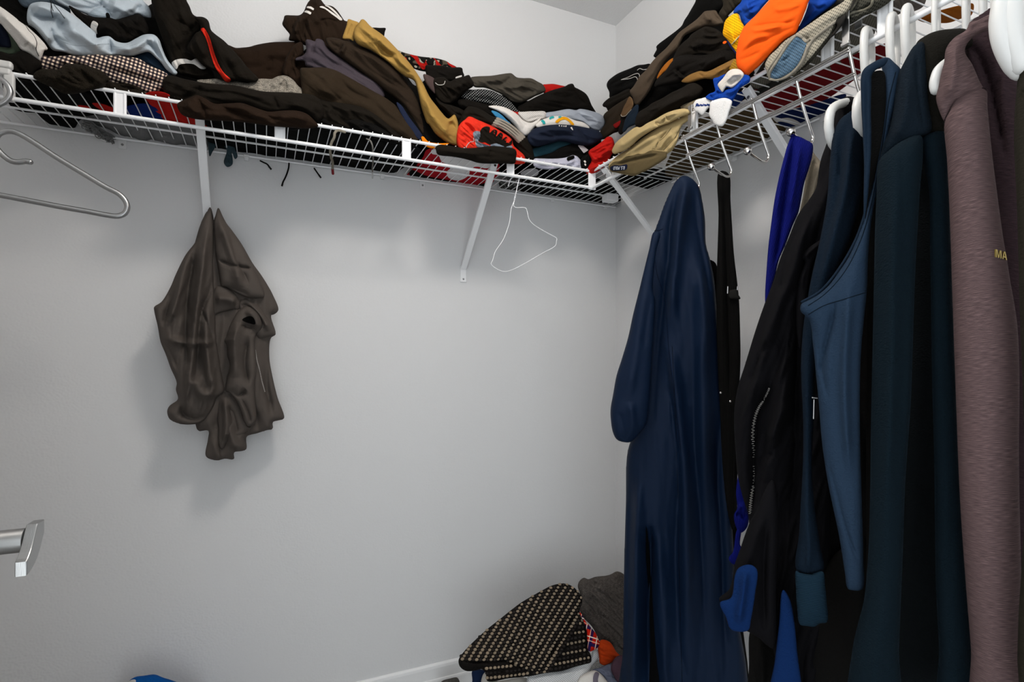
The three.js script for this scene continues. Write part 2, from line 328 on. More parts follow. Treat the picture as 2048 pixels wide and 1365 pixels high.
// ---------------------------------------------------------------- wire shelves
const YD = 1.7335, YL = 1.682, SD = 0.305, RU = 0.0042, RL = 0.0046;
const wireBack = new THREE.CylinderGeometry(0.0013, 0.0013, SD + 0.003, 6).rotateX(Math.PI / 2), wireSide = new THREE.CylinderGeometry(0.0013, 0.0013, SD + 0.003, 6).rotateZ(Math.PI / 2);
function tabGeo(along) { const g = mergeGeometries([box(0.021, YD - YL + 0.004, 0.0035, 0, (YD + YL) / 2, 0), new THREE.CylinderGeometry(0.0035, 0.0035, YD - YL, 8).translate(-0.009, (YD + YL) / 2, 0), new THREE.CylinderGeometry(0.0035, 0.0035, YD - YL, 8).translate(0.009, (YD + YL) / 2, 0)].map((q) => q.index ? q.toNonIndexed() : q).map((q) => { return q; })); if (along === 'z') g.rotateY(Math.PI / 2); return g; }
const backShelf = reg(new THREE.Group(), 'wire_shelf', 'white coated wire shelf along the back wall, wires running to the wall', 'shelf');
{
  const s = backShelf, xa = -1.735, xe = -0.008;
  part(s, bar(V3(xa, YD, SD), V3(-SD, YD, SD), RU, 12), M.wire, 'front_rail');
  part(s, bar(V3(xa - 0.5, YL, SD), V3(-SD, YL, SD), RL, 12), M.wire, 'lip_rail');
  part(s, bar(V3(XL + 0.02, YD - 0.005, 0.125), V3(-0.13, YD - 0.005, 0.125), 0.0027, 10), M.wire, 'middle_rail');
  part(s, bar(V3(XL + 0.02, YD - 0.004, 0.012), V3(xe, YD - 0.004, 0.012), 0.0032, 10), M.wire, 'wall_rail');
  for (let x = -1.722; x < -0.02; x += 0.0254) { const w = part(s, wireBack, M.wire, 'wire'); w.position.set(x, YD + 0.0045, SD / 2 + 0.004); }
  for (let x = -1.9; x < -1.735; x += 0.0254) { const w = part(s, wireBack, M.wire, 'wire'); w.position.set(x, YD + 0.0045, SD / 2 + 0.004); }
  for (const px of [240, 560, 813, 1021]) { const q = hit(Zp(SD), px, HY); part(s, tabGeo('x'), M.wire, 'lip_tab').position.set(q.x, 0, SD); }
  part(s, box(0.026, YD - YL + 0.012, 0.006, -SD, (YD + YL) / 2, SD, 0.002).translate(0, 0, 0), M.wire, 'lip_tab');
  for (const px of [208, 493, 765, 1106, 1212]) { const q = hit(Zp(0.012), px, HY); part(s, mergeGeometries([box(0.012, 0.016, 0.012, q.x, YD - 0.008, 0.006), box(0.016, 0.006, 0.016, q.x, YD - 0.004, 0.012)]), M.clip, 'wall_clip'); }
  for (const px of [245, 845]) { const q = hit(Zp(0.002), px, HY); const c = part(s, box(0.019, 0.024, 0.003, q.x, YD - 0.016, 0.002), M.clip, 'wall_clip', 'clear screw-on wall clip'); part(c, new THREE.SphereGeometry(0.0032, 12, 8).scale(1, 1, 0.5).translate(q.x, YD - 0.017, 0.0042), M.screw, 'screw'); }
  // white moulded end piece where the lip ends at the side
  const e = hit(Zp(SD), 14, HY).x;
  part(s, mergeGeometries([box(0.018, 0.062, 0.012, e + 0.004, 1.706, SD, 0.004), box(0.09, 0.016, 0.014, e - 0.034, 1.748, SD + 0.004, 0.005).translate(0, 0, 0), box(0.02, 0.03, 0.012, e - 0.002, 1.742, SD + 0.002, 0.005)]), M.plastic, 'end_bracket', 'white moulded end bracket');
  // end clip on the side wall, and the plate under it
  part(s, mergeGeometries([box(0.05, 0.028, 0.035, -0.112, YD - 0.012, 0.125, 0.004)]), M.wire, 'end_clip');
}
const sideShelf = reg(new THREE.Group(), 'wire_shelf', 'white coated wire shelf along the side wall, above the hanging clothes', 'shelf');
{
  const s = sideShelf, za = SD, ze = 2.0;
  part(s, bar(V3(-SD, YD, za), V3(-SD, YD, ze), RU, 12), M.wire, 'front_rail');
  part(s, bar(V3(-SD, YL, za), V3(-SD, YL, ze), RL, 12), M.wire, 'lip_rail');
  part(s, bar(V3(-0.125, YD - 0.005, za + 0.03), V3(-0.125, YD - 0.005, ze), 0.0027, 10), M.wire, 'middle_rail');
  part(s, bar(V3(-0.012, YD - 0.004, za + 0.03), V3(-0.012, YD - 0.004, ze), 0.0032, 10), M.wire, 'wall_rail');
  for (let z = za + 0.02; z < ze; z += 0.0254) { const w = part(s, wireSide, M.wire, 'wire'); w.position.set(-SD / 2 - 0.004, YD + 0.0045, z); }
  for (const px of [1230, 1388, 1505 + 150, 1770]) { const q = hit(Xp(-SD), px, HY); part(s, tabGeo('z'), M.wire, 'lip_tab').position.set(-SD, 0, q.z); }
  for (const px of [1380, 1465, 1650]) { const q = hit(Xp(-0.012), px, HY); part(s, mergeGeometries([box(0.012, 0.016, 0.012, -0.006, YD - 0.008, q.z), new THREE.CylinderGeometry(0.008, 0.008, 0.014, 14).rotateZ(Math.PI / 2).toNonIndexed().translate(-0.014, YD - 0.012, q.z)].map((g) => g.index ? g.toNonIndexed() : g)), M.clip, 'wall_clip'); }
}
shade(backShelf); shade(sideShelf);
// diagonal supports: a channel strut from the lip down to a foot screwed to the wall
function bracket(label, x, z, dir) {                                  // dir 'z': on the back wall; 'x': on the side wall
  const g = reg(new THREE.Group(), 'shelf_bracket', label, 'bracket', 'diagonal shelf supports');
  const a = V3(0, YD - 0.003, 0.292), b = V3(0, 1.452, 0.006), d = b.clone().sub(a), L = d.length();
  const ch = mergeGeometries([box(0.017, L, 0.0025, 0, 0, 0.004, 0.001), box(0.0025, L, 0.009, -0.0085, 0, 0, 0.001), box(0.0025, L, 0.009, 0.0085, 0, 0, 0.001)]);
  ch.applyQuaternion(new THREE.Quaternion().setFromUnitVectors(V3(0, -1, 0), d.normalize())).translate(...a.clone().add(b).multiplyScalar(0.5).toArray());
  const s = new THREE.Shape(); s.moveTo(-0.0085, 0.03); s.lineTo(0.0085, 0.03); s.lineTo(0.0095, -0.02); s.lineTo(-0.0095, -0.02);
  const foot = new THREE.ExtrudeGeometry(s, { depth: 0.0025, bevelEnabled: true, bevelSize: 0.0015, bevelThickness: 0.0008, bevelSegments: 2 }).translate(0, 1.427, 0.0016);
  const parts = [[ch, M.wire, 'strut'], [foot, M.wire, 'foot'], [new THREE.SphereGeometry(0.0032, 14, 8).scale(1, 1, 0.5).translate(0, 1.415, 0.005), M.screw, 'screw'],
    [new THREE.CylinderGeometry(0.0036, 0.0036, 0.0012, 16).rotateX(Math.PI / 2).translate(0, YD - 0.022, 0.2855), M.screw, 'bolt_hole']];
  for (const [q, m, n] of parts) { if (dir === 'x') q.rotateY(-Math.PI / 2); part(g, q, m, n).position.set(x, 0, z); }
  shade(g); return g;
}
bracket('white diagonal shelf support with the grey jacket hanging from it', hit(Zp(0.292), 398, HY).x, 0, 'z');
bracket('white diagonal shelf support with its bare screwed foot, behind the thin wire hanger', hit(Zp(0.292), 992, HY).x, 0, 'z');
bracket('white diagonal shelf support of the side wall beside the room corner', 0, hit(Xp(-0.292), 1207, HY).z, 'x');
bracket('white diagonal shelf support above the royal blue belt', 0, hit(Xp(-0.292), 1492, HY).z, 'x');

// ---------------------------------------------------------------- chrome rack with five hooks hung over the lip
{
  const g = reg(new THREE.Group(), 'hook_rack', 'chrome rack of five ball-tipped hooks hung over the side shelf lip', 'rack');
  const xr = -0.333, yu = 1.671, yl = 1.633, z0 = hit(Xp(xr), 1363, HY).z, z1 = hit(Xp(xr), 1697, HY).z, xl = -0.318;
  for (const dy of [0.0023, -0.0023]) part(g, capped([V3(xr, yu + dy, z0), V3(xr, yu + dy, z1)], 0.0020, 10, 2), M.chrome, 'rod');
  for (const dy of [0.0020, -0.0020]) part(g, capped([V3(xl, yl + dy, z0), V3(xl, yl + dy, z1)], 0.0018, 10, 2), M.chrome, 'rod');
  for (const [px, ball] of [[1365, 1], [1428, 1], [1501, 1], [1588, 1], [1694, 0]]) {
    const z = hit(Xp(xr), px, HY).z;
    const h = part(g, capped([V3(xr + 0.004, yu + 0.006, z), V3(xl + 0.005, yl, z), V3(-0.289, 1.585, z), V3(-0.281, 1.568, z), V3(-0.285, 1.557, z), V3(-0.296, 1.553, z), V3(-0.318, 1.559, z), V3(-0.338, 1.567, z)], 0.0029, 10, 6), M.chrome, 'hook');
    part(h, new THREE.SphereGeometry(0.0085, 24, 16).translate(-0.3405, 1.5685, z), M.chrome, 'ball_tip');
  }
  for (const z of [z0 + 0.03, z1 - 0.004]) part(g, mergeGeometries([box(0.0022, 0.052, 0.013, xr - 0.001, yu + 0.04, z, 0.0008), box(0.034, 0.0022, 0.013, xr + 0.016, yu + 0.066, z, 0.0008), box(0.0022, 0.02, 0.013, xr + 0.0325, yu + 0.057, z, 0.0008), box(0.006, 0.006, 0.015, xr - 0.002, yu + 0.012, z, 0.0015)]), M.nickel, 'lip_clip');
  shade(g);
}

// ---------------------------------------------------------------- hangers
{
  const path = (fr, s, pl) => pts(fr, s).map(([x, y]) => hit(pl, x, y));
  const g = reg(new THREE.Group(), 'metal_hanger', 'empty brushed aluminium tube hanger with an open loop at its neck', 'hanger');
  const pl = Zp(0.335);
  part(g, capped(path('C2', '240,820 205,814 150,822 90,812 35,775 -10,730 -38,690 -40,640 -5,592 50,574 105,576 160,597 250,648 450,780 650,902 850,1022 950,1074 1000,1122 1022,1180 1000,1232 945,1255 880,1250 700,1217 500,1182 250,1134 0,1086 -300,1030 -480,985 -520,930 -480,880 -300,760 -100,640', pl), 0.0056, 14, 5), M.alu, 'frame');
  const pl2 = Zp(0.325);
  part(g, capped(path('C2', '-60,100 -20,135 25,165 62,205 82,255 72,300 38,335 -15,362 -60,385 -70,450 -60,560 -30,610', pl2), 0.0052, 14, 5), M.alu, 'hook');
  shade(g);
  const w = reg(new THREE.Group(), 'wire_hanger', 'thin white wire hanger bent out of shape, hooked on the back shelf lip', 'hanger');
  const pw = Zp(0.30), back = Zp(0.325), frame = path('D6', '586,462 572,495 558,530 550,590 545,640 530,700 505,770 480,825 450,870 425,905 408,935 398,970 388,1005 374,1038 395,1062 430,1086 465,1102 500,1108 540,1101 600,1077 700,1023 850,936 940,888 962,868 968,835 972,806 930,780 860,742 790,700 752,672 724,638 712,605 703,560 692,532 670,524 600,524 580,512 580,490 588,460', pw);
  part(w, capped(frame, 0.0011, 6, 4), M.wire, 'frame');
  const hook = [...path('D6', '588,455 595,420 603,385 609,350 618,310 628,270 630,245 618,230', pw), ...path('D6', '600,226', Zp(0.31)), ...path('D6', '575,238 556,262 540,300 530,328', Zp(0.285))];
  part(w, capped(hook, 0.0013, 8, 4), M.wire, 'hook');
  const tw = []; for (let i = 0; i <= 40; i++) { const t = i / 40, a = t * Math.PI * 9; const q = hit(pw, 900 + (604 - t * 20) / 4.55, 300 + (380 + t * 80) / 4.55); tw.push(q.add(V3(Math.cos(a) * 0.0018, 0, Math.sin(a) * 0.0018))); }
  part(w, tubeOf(tw, 0.001, 6, 3), M.wire, 'twist');
  shade(w);
}
const HD = V3(-0.947, 0, 0.322);                                       // the way a hanger's near arm points
function hangerProto() {
  const g = new THREE.Group(), q = (s, y) => V3(HD.x * s, y, HD.z * s);
  part(g, capped([q(-0.016, -0.062), q(-0.021, -0.035), q(-0.023, -0.008), q(-0.016, 0.014), q(0, 0.0215), q(0.015, 0.014), q(0.0215, -0.008), q(0.019, -0.04), q(0.008, -0.07), q(0, -0.095)], 0.0062, 14, 5), M.plastic, 'hook');
  part(g, capped([q(0, -0.095), q(0.05, -0.112), q(0.11, -0.137), q(0.165, -0.16), q(0.192, -0.178), q(0.2, -0.2), q(0.19, -0.218), q(0.15, -0.225), q(0, -0.225), q(-0.15, -0.225), q(-0.19, -0.218), q(-0.2, -0.2), q(-0.192, -0.178), q(-0.165, -0.16), q(-0.11, -0.137), q(-0.05, -0.112), q(0, -0.095)], 0.0066, 10, 4), M.plastic, 'frame');
  return shade(g);
}
const HP = hangerProto();
const RODZ = {};
function hanger(px, label, key, k = 0, dy = 0) {
  const z = hit(Xp(-SD), px, HY).z, g = RODZ.first ? RODZ.first.clone() : HP; RODZ.first = HP; RODZ[key] = z;
  reg(g, 'clothes_hanger', label, 'hanger', 'white plastic hangers on the side rail');
  g.position.set(-SD, YL + dy, z); if (k) g.scale.set(k, 1, k); return g;
}
// ---------------------------------------------------------------- clothes heaped on the back shelf
const lightBlue = fab(0xb6c0c8, { bump: 0.0005 }), steel = fab(0x27384a, { k: 'weave' }), navy = fab(0x1b2130, { k: 'weave' }), khaki = fab(0x9a7a40, { bump: 0.0007 }), redC = fab(0xb01a14), redBright = fab(0xd5301f), teal = fab(0x1d3a44, { k: 'weave' });
const S = (len, gap, deg, a = 0.004) => [[a, len, gap, deg], [-a * 0.5, len * 0.5, gap * 0.5, deg + 8]];

// fillers added behind the heap, dark so its gaps read as shade
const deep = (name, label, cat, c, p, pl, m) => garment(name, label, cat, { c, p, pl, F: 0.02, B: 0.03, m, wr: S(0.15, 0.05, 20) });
deep('gingham_gap_filler', 'added black filler for the dark gaps behind the gingham shirt', 'blanket', 'P', '10,60 60,50 120,60 200,55 270,30 310,5 350,8 372,35 392,62 415,88 442,108 472,120 520,112 600,115 600,298 500,286 400,272 300,258 200,242 100,228 20,212', Zp(0.065), M.black3);
deep('khaki_gap_filler', 'added black filler for the dark gaps behind the khaki pants', 'coat', 'P', '585,150 600,110 640,80 690,66 725,76 755,100 785,124 812,150 832,172 862,152 900,158 930,180 965,215 960,330 700,315 590,290', Zp(0.085), M.black3);
deep('polo_gap_filler', 'added black filler for the dark gaps behind the white polo', 'blanket', 'P', '900,190 960,180 1040,200 1110,205 1170,215 1195,250 1200,320 1150,370 1000,345 900,320', Zp(0.075), M.black3);
// far end of the shelf
garment('black_sweater', 'black sweater behind the white shirt at the top of the heap', 'sweater', { c: 'C1', p: '-60,-60 600,-60 600,40 560,60 430,80 360,100 330,260 300,330 100,300 -60,200', pl: Zp(0.10), F: 0.03, B: 0.06, m: M.black3, wr: S(0.2, 0.06, 30) });
garment('grey_shirt', 'steel grey top crumpled above the pale blue sweatshirt', 'top', { c: 'C1', p: '200,-60 640,-60 780,60 800,160 700,120 560,45 430,45 300,90 220,30', pl: Zp(0.13), F: 0.02, B: 0.03, m: fab(0x4a5560), wr: S(0.1, 0.05, 20) });
{
  const g = garment('blue_sweatshirt', 'pale blue sweatshirt with a rolled cuff, topmost of the two pale blue ones', 'sweatshirt', { c: 'C1', p: '600,-40 1590,-40 1640,20 1695,80 1720,200 1640,195 1565,165 1500,185 1400,225 1320,242 1250,225 1180,225 1080,225 1010,180 860,115 770,85 660,30', pl: Zp(0.17), F: 0.035, B: 0.05, fm: 1.6, m: lightBlue,
    folds: [[-8, 40, '700,20 880,90 1060,90 1140,60 1170,0', 'v'], [-6, 30, '1170,60 1200,110 1260,180 1330,215', 'v'], [8, 60, '1230,40 1400,90 1560,130'], [-6, 40, '1500,180 1540,120 1640,40', 'v']], wr: S(0.15, 0.04, 20, 0.003) });
  onto(g, 'cuff', { c: 'C1', p: '1000,170 1060,112 1180,84 1240,130 1255,205 1190,226 1060,216', F: 0.012, R: 0.012, lift: 0.002, m: fab(0xb4c2cd, { k: 'rib' }), uvr: 80 }, 'rolled ribbed cuff');
  onto(g, 'cuff_opening_shade', { c: 'C1', p: '1205,145 1235,150 1252,200 1215,205', F: 0.001, lift: 0.012, m: M.black3 });  // black patch paints the shade inside the cuff
}
{
  const g = garment('black_hoodie', 'black hoodie with a white cuff band between the two pale blue sweatshirts', 'hoodie', { c: 'C1', p: '780,60 960,160 1060,190 1250,200 1320,220 1500,175 1590,165 1660,240 1690,350 1660,430 1560,440 1440,490 1330,480 1230,425 1110,400 1030,340 930,240 840,160', pl: Zp(0.19), F: 0.03, B: 0.04, m: M.black,
    folds: [[8, 30, '1120,290 1280,330 1350,400 1440,460'], [-8, 30, '1240,240 1330,320 1380,420', 'v'], [9, 40, '1340,260 1480,220 1600,260'], [-6, 20, '1420,360 1450,440 1440,480', 'v'], [7, 26, '1440,280 1560,330 1670,380']], wr: S(0.1, 0.035, 35) });
  onto(g, 'cuff_band', { c: 'C1', p: '1062,238 1118,272 1100,330 1106,392 1070,360 1036,325 1036,280', m: M.white }, 'white cuff band');
}
{
  const g = garment('blue_sweatshirt', 'large pale blue sweatshirt spread over the gingham shirt', 'sweatshirt', { c: 'C1', p: '308,235 315,110 345,50 430,22 560,30 700,85 820,165 920,235 1000,300 1090,380 1100,430 1180,414 1245,414 1320,468 1440,488 1560,430 1640,394 1750,394 1810,448 1850,560 1910,690 2020,830 1990,858 1900,800 1830,712 1760,645 1690,592 1600,610 1500,640 1380,636 1270,632 1150,642 1000,645 860,635 720,592 600,570 530,482 400,330 330,280', pl: Zp(0.225), F: 0.03, B: 0.05, R: 0.016, fm: 1.6, m: lightBlue, cells: 9000,
    folds: [[-12, 40, '350,90 430,190 560,210 650,200 720,260 780,262', 'v'], [10, 55, '380,60 520,90 700,180 900,300'], [12, 60, '340,140 420,300 540,400 600,480'], [9, 50, '760,300 900,380 1050,470 1180,520'], [-8, 30, '590,300 610,400 660,480 760,590', 'v'], [-10, 22, '1248,420 1262,520 1266,630', 'v'], [8, 40, '1300,540 1500,540 1640,460 1740,440'], [-9, 26, '1640,440 1760,560 1850,700', 'v'], [8, 24, '1760,420 1840,600 1960,800'], [-6, 24, '900,250 960,290 1060,370', 'v']], wr: S(0.16, 0.05, 35, 0.003) });
  cordOn(g, 'seam', 'C1', '640,420 760,490 900,520 1080,505 1240,500', 0.0007, lightBlue); cordOn(g, 'seam', 'C1', '1270,525 1400,535 1540,500 1620,462', 0.0007, lightBlue);
  for (const s of ['568,0 590,60 600,140 606,205', '575,10 600,80 620,130', '580,-5 640,80 700,150 745,215']) cordOn(g, 'loose_thread', 'C1', s, 0.0006, M.blackThread, 3);
}
garment('sage_shirt', 'sage green shirt crushed under the white shirt', 'shirt', { c: 'C1', p: '-60,480 60,540 110,440 60,330 110,360 200,500 230,600 120,620 0,590 -60,580', pl: Zp(0.215), F: 0.02, B: 0.03, m: fab(0x6f7f6a, { k: 'weave' }), wr: S(0.1, 0.03, 50) });
garment('navy_shirt', 'dark navy shirt beneath the white shirt at the shelf end', 'shirt', { c: 'C1', p: '-80,230 0,265 60,330 110,430 122,540 60,540 -80,500', pl: Zp(0.235), F: 0.02, B: 0.03, m: navy, wr: S(0.1, 0.03, 50) });
{
  const g = garment('white_shirt', 'white shirt draped off the shelf end with a dark loose thread', 'shirt', { c: 'C1', p: '-80,20 0,72 60,112 150,180 220,236 300,292 400,382 470,452 520,512 542,562 505,578 490,612 457,692 400,662 330,612 240,562 190,492 130,412 60,330 0,262 -80,220', pl: Zp(0.262), F: 0.03, B: 0.04, m: M.white, folds: [[8, 60, '0,130 150,260 320,440 420,560'], [-8, 30, '200,480 280,540 330,480', 'v'], [-6, 24, '490,610 500,560 420,480', 'v']], wr: S(0.2, 0.05, 45, 0.002) });
  cordOn(g, 'loose_thread', 'C1', '140,150 210,230 290,290 330,350 380,400 415,480 408,560 440,635', 0.0006, M.blackThread, 1);
}
garment('black_shirt', 'black shirt lying under the white shirt near the shelf end', 'shirt', { c: 'C1', p: '-80,590 0,585 130,620 240,575 330,605 400,655 455,695 480,760 430,800 385,850 400,930 160,900 0,860 -80,820', pl: Zp(0.265), F: 0.03, B: 0.09, m: M.black, wr: S(0.12, 0.04, 35) });
garment('blue_garment', 'dark steel blue garment peeking out over the gingham shirt', 'garment', { c: 'C1', p: '1500,630 1600,600 1690,585 1780,650 1900,790 1960,870 1840,850 1700,760 1570,690', pl: Zp(0.20), F: 0.018, B: 0.03, m: steel, folds: [[6, 26, '1650,680 1780,770 1880,820']], wr: S(0.1, 0.03, 35) });
garment('gingham_shirt', 'brown and white gingham checked shirt, crumpled', 'shirt', { c: 'C1', p: '430,600 540,640 640,640 800,630 900,640 1060,620 1250,632 1340,632 1450,648 1570,665 1700,742 1920,862 1880,930 1850,1022 1760,1062 1660,1075 1560,1020 1340,990 1240,940 1160,860 1000,830 860,830 720,850 600,850 480,790', pl: Zp(0.252), F: 0.028, B: 0.04, R: 0.014, m: fab(0xffffff, { map: GING, k: 'none' }), uvr: 12, cells: 7000,
  folds: [[10, 40, '560,720 760,690 900,700 1060,760'], [-9, 24, '740,690 900,720 1050,790 1160,830', 'v'], [9, 40, '1200,720 1400,760 1600,830 1800,900'], [-9, 22, '1380,830 1540,850 1700,900 1850,960', 'v'], [9, 30, '1300,880 1450,920 1600,980'], [-7, 18, '1240,740 1300,800 1440,830', 'v']], wr: S(0.1, 0.03, 25, 0.003) });
garment('fleece_jacket', 'black fleece jacket bunched over the front rail', 'jacket', { c: 'C1', p: '375,880 390,830 440,798 540,783 650,792 690,770 750,733 860,728 960,745 1080,775 1160,812 1230,870 1262,910 1210,930 1190,990 1100,1015 1000,1035 960,1050 830,1072 720,1062 640,1022 520,965 430,920', pl: Zp(0.305), F: 0.04, B: 0.09, m: fab(0x1e1912, { bump: 0.003, sheen: 0.25, sheenColor: 0x4a4030 }), folds: [[-12, 40, '900,760 980,880 1080,960', 'v'], [8, 50, '500,850 640,860 760,820']], wr: S(0.08, 0.04, 30) });
garment('knit_cap', 'black knitted cap between the fleece jacket and the red cloth', 'cap', { c: 'C1', p: '1120,1000 1180,950 1260,930 1340,945 1420,918 1500,935 1570,985 1650,1055 1700,1095 1640,1110 1520,1090 1400,1060 1260,1040 1100,1018', pl: Zp(0.272), F: 0.025, B: 0.05, m: fab(0x1d1812, { bump: 0.002 }), folds: [[-9, 22, '1330,960 1420,1000 1560,1020 1620,1070', 'v']], wr: S(0.06, 0.025, 30) });
{
  const g = garment('track_jacket', 'black track jacket with a white band, standing against the wall', 'jacket', { c: 'C3', p: '-170,-60 150,-60 160,0 190,60 225,140 300,185 330,240 305,300 240,345 180,430 160,480 260,560 345,640 400,665 432,740 420,785 330,785 250,772 190,752 80,722 20,650 -10,560 -60,420 -120,250 -165,100', pl: Zp(0.21), F: 0.04, B: 0.08, m: M.black2, cells: 7000,
    folds: [[-10, 30, '230,150 240,250 180,300', 'v'], [-8, 24, '240,330 160,250 60,200', 'v'], [10, 60, '-40,120 20,300 100,480'], [8, 40, '80,80 140,220 160,340'], [-9, 24, '60,640 170,690 300,700 420,690', 'v'], [8, 26, '100,690 240,720 400,720']], wr: S(0.14, 0.045, 60) });
  onto(g, 'sleeve_band', { c: 'C3', p: '18,612 60,577 150,570 205,586 250,568 300,598 348,662 300,666 230,622 150,615 90,628 62,672', m: M.white }, 'white sleeve band');
}
{
  const g = garment('track_pants', 'black track pants with a red side stripe', 'pants', { c: 'C3', p: '235,165 265,162 325,167 372,200 400,292 440,332 520,392 600,472 680,562 760,662 862,772 840,797 700,792 590,785 545,802 480,722 420,682 340,652 250,562 168,472 200,400 250,322 300,290 275,220', pl: Zp(0.255), F: 0.028, B: 0.05, R: 0.014, m: M.black2, folds: [[10, 50, '430,340 520,500 660,640'], [-9, 26, '330,270 380,420 440,600 520,740', 'v'], [7, 30, '230,360 290,450 360,560']], wr: S(0.2, 0.05, 60) });
  onto(g, 'side_stripe', { c: 'C3', p: '300,284 330,274 352,300 380,350 405,420 425,490 448,560 472,622 500,672 530,712 592,772 588,792 552,802 500,742 465,692 436,640 408,560 385,485 368,420 345,360 320,318', lift: 0.002, F: 0.003, R: 0.004, m: redBright }, 'red side stripe');
  cordOn(g, 'hem_stitch', 'C3', '600,735 690,722 800,720', 0.0005, M.brown);
}
garment('brown_pants', 'brown black pants stretched between the two tall heaps', 'pants', { c: 'C3', p: '560,440 640,466 700,464 780,455 830,440 900,425 1000,411 1100,408 1190,408 1240,410 1300,500 1320,800 1200,860 1120,840 980,860 860,850 760,760 680,640', pl: Zp(0.13), F: 0.03, B: 0.06, m: M.brown, wr: S(0.2, 0.07, 10, 0.003), folds: [[6, 60, '800,520 1000,500 1200,520'], [-5, 30, '980,540 990,640 960,720', 'v']] });
garment('grey_sweatshirt', 'light oatmeal grey sweatshirt folded in the gap of the heap', 'sweatshirt', { c: 'C3', p: '260,785 360,772 460,768 560,800 650,790 760,808 860,770 940,768 990,770 1050,744 1130,738 1200,778 1250,838 1288,868 1320,960 1200,980 950,950 740,910 600,860 430,840 300,830', pl: Zp(0.235), F: 0.028, B: 0.05, m: fab(0xb3aa9c, { map: HEA }), folds: [[-8, 14, '1112,755 1122,830 1122,900', 'v'], [7, 40, '960,810 1060,780 1100,800']], wr: S(0.1, 0.04, 10, 0.002) });
garment('brown_hoodie', 'dark brown hoodie rolled up beside the grey blue leggings', 'hoodie', { c: 'C3', p: '1095,720 1110,620 1140,540 1200,450 1262,408 1290,420 1300,520 1240,590 1228,650 1262,690 1290,760 1290,880 1240,850 1200,790 1130,750', pl: Zp(0.19), F: 0.03, B: 0.04, m: M.brown, folds: [[-9, 20, '1240,440 1180,560 1190,640 1230,760', 'v'], [9, 18, '1215,560 1195,600 1210,680']], wr: S(0.08, 0.03, 80) });
garment('black_pants', 'black pants lying along the front rail under the oatmeal sweatshirt', 'pants', { c: 'C3', p: '-70,800 -40,745 20,735 100,760 230,788 290,800 440,820 620,830 760,860 900,890 1130,900 1290,912 1400,930 1480,1000 1490,1150 1420,1180 1350,1140 1240,1100 1050,1100 960,1100 870,1080 760,1040 690,1030 430,1040 260,1000 120,1010 40,985 -40,940', pl: Zp(0.285), F: 0.035, B: 0.16, m: M.black2, cells: 7000,
  folds: [[-9, 24, '270,800 290,860 240,920 140,960', 'v'], [10, 30, '300,840 560,860 800,920 1010,930'], [-8, 18, '440,820 700,870 880,920 1000,935', 'v'], [-7, 14, '1000,935 1030,1000 1055,1070', 'v'], [9, 40, '60,800 160,850 220,900'], [8, 30, '1140,1000 1280,1040 1400,1120']], wr: S(0.16, 0.045, 12) });
garment('brown_joggers', 'dark brown joggers with a tapered cuff hanging over the front rail', 'pants', { c: 'C3', p: '68,1020 100,990 180,958 260,928 340,958 430,1008 560,1008 700,1004 780,1030 870,1062 960,1088 1100,1078 1230,1078 1330,1108 1400,1168 1445,1230 1380,1252 1200,1247 1000,1232 860,1212 700,1192 520,1180 340,1172 200,1152 110,1112', pl: Zp(0.315), F: 0.035, B: 0.12, m: M.brown, cells: 7000,
  folds: [[12, 40, '480,1040 680,1030 820,1090 980,1180'], [-11, 24, '440,1010 640,1100 800,1170 960,1220', 'v'], [-10, 22, '260,930 330,1060 360,1170', 'v'], [10, 34, '160,1000 230,1060 300,1130'], [12, 50, '1010,1130 1180,1120 1340,1180'], [-8, 18, '720,1010 860,1060 1010,1160 1100,1150', 'v']], wr: S(0.14, 0.04, 15) });
garment('black_cloth', 'black cotton fabric crumpled behind the dark brown joggers', 'cloth', { c: 'A2', p: '60,640 180,640 260,690 330,720 430,700 520,720 640,760 760,840 820,880 700,860 530,815 340,780 240,770 160,760 60,770', pl: Zp(0.266), F: 0.026, B: 0.14, m: M.black3, wr: S(0.1, 0.035, 20, 0.006), folds: [[9, 16, '260,690 300,740 380,770'], [8, 14, '330,640 430,720 540,740']] });
// the tall heap in the middle
garment('black_tee', 'black tee sticking out behind the top of the khaki pants', 'shirt', { c: 'C4', p: '1060,360 1150,342 1240,346 1312,350 1300,400 1288,460 1230,520 1100,480', pl: Zp(0.07), F: 0.02, B: 0.03, m: M.black });
{
  const g = garment('stripe_jacket', 'black jacket with white rib stripes, topmost of the tall heap', 'jacket', { c: 'C4', p: '28,300 45,240 60,194 150,190 240,188 290,150 330,60 365,8 420,-30 500,-8 560,60 640,74 700,118 760,198 800,254 850,275 840,400 860,560 700,600 500,620 300,560 200,520 112,500 112,465 120,430 75,370', pl: Zp(0.13), F: 0.045, B: 0.07, m: fab(0x241a12), cells: 7000,
    folds: [[-10, 26, '250,190 180,290 140,400', 'v'], [10, 40, '300,160 220,300 200,420'], [-9, 22, '400,180 330,260 300,420 320,500', 'v'], [9, 50, '380,260 560,230 720,260'], [-8, 24, '480,260 600,240 760,290', 'v'], [7, 30, '440,-10 480,50 600,110']], wr: S(0.12, 0.04, 70) });
  const wm = M.white;
  onto(g, 'rib_stripe', { c: 'C4', p: '325,98 345,80 385,84 424,110 416,132 380,112', m: wm, sharp: 1 }, 'white rib stripe'); onto(g, 'rib_stripe', { c: 'C4', p: '298,150 325,130 360,140 392,160 380,186 345,166', m: wm, sharp: 1 }, 'white rib stripe');
  onto(g, 'collar_stripe', { c: 'C4', p: '488,90 525,80 580,110 640,150 700,192 772,246 748,254 690,215 630,172 560,118', m: wm }, 'white collar stripe'); onto(g, 'collar_stripe', { c: 'C4', p: '545,70 590,72 640,100 690,145 735,198 768,240 752,240 700,186 640,130 590,90', m: wm }, 'white collar stripe');
}
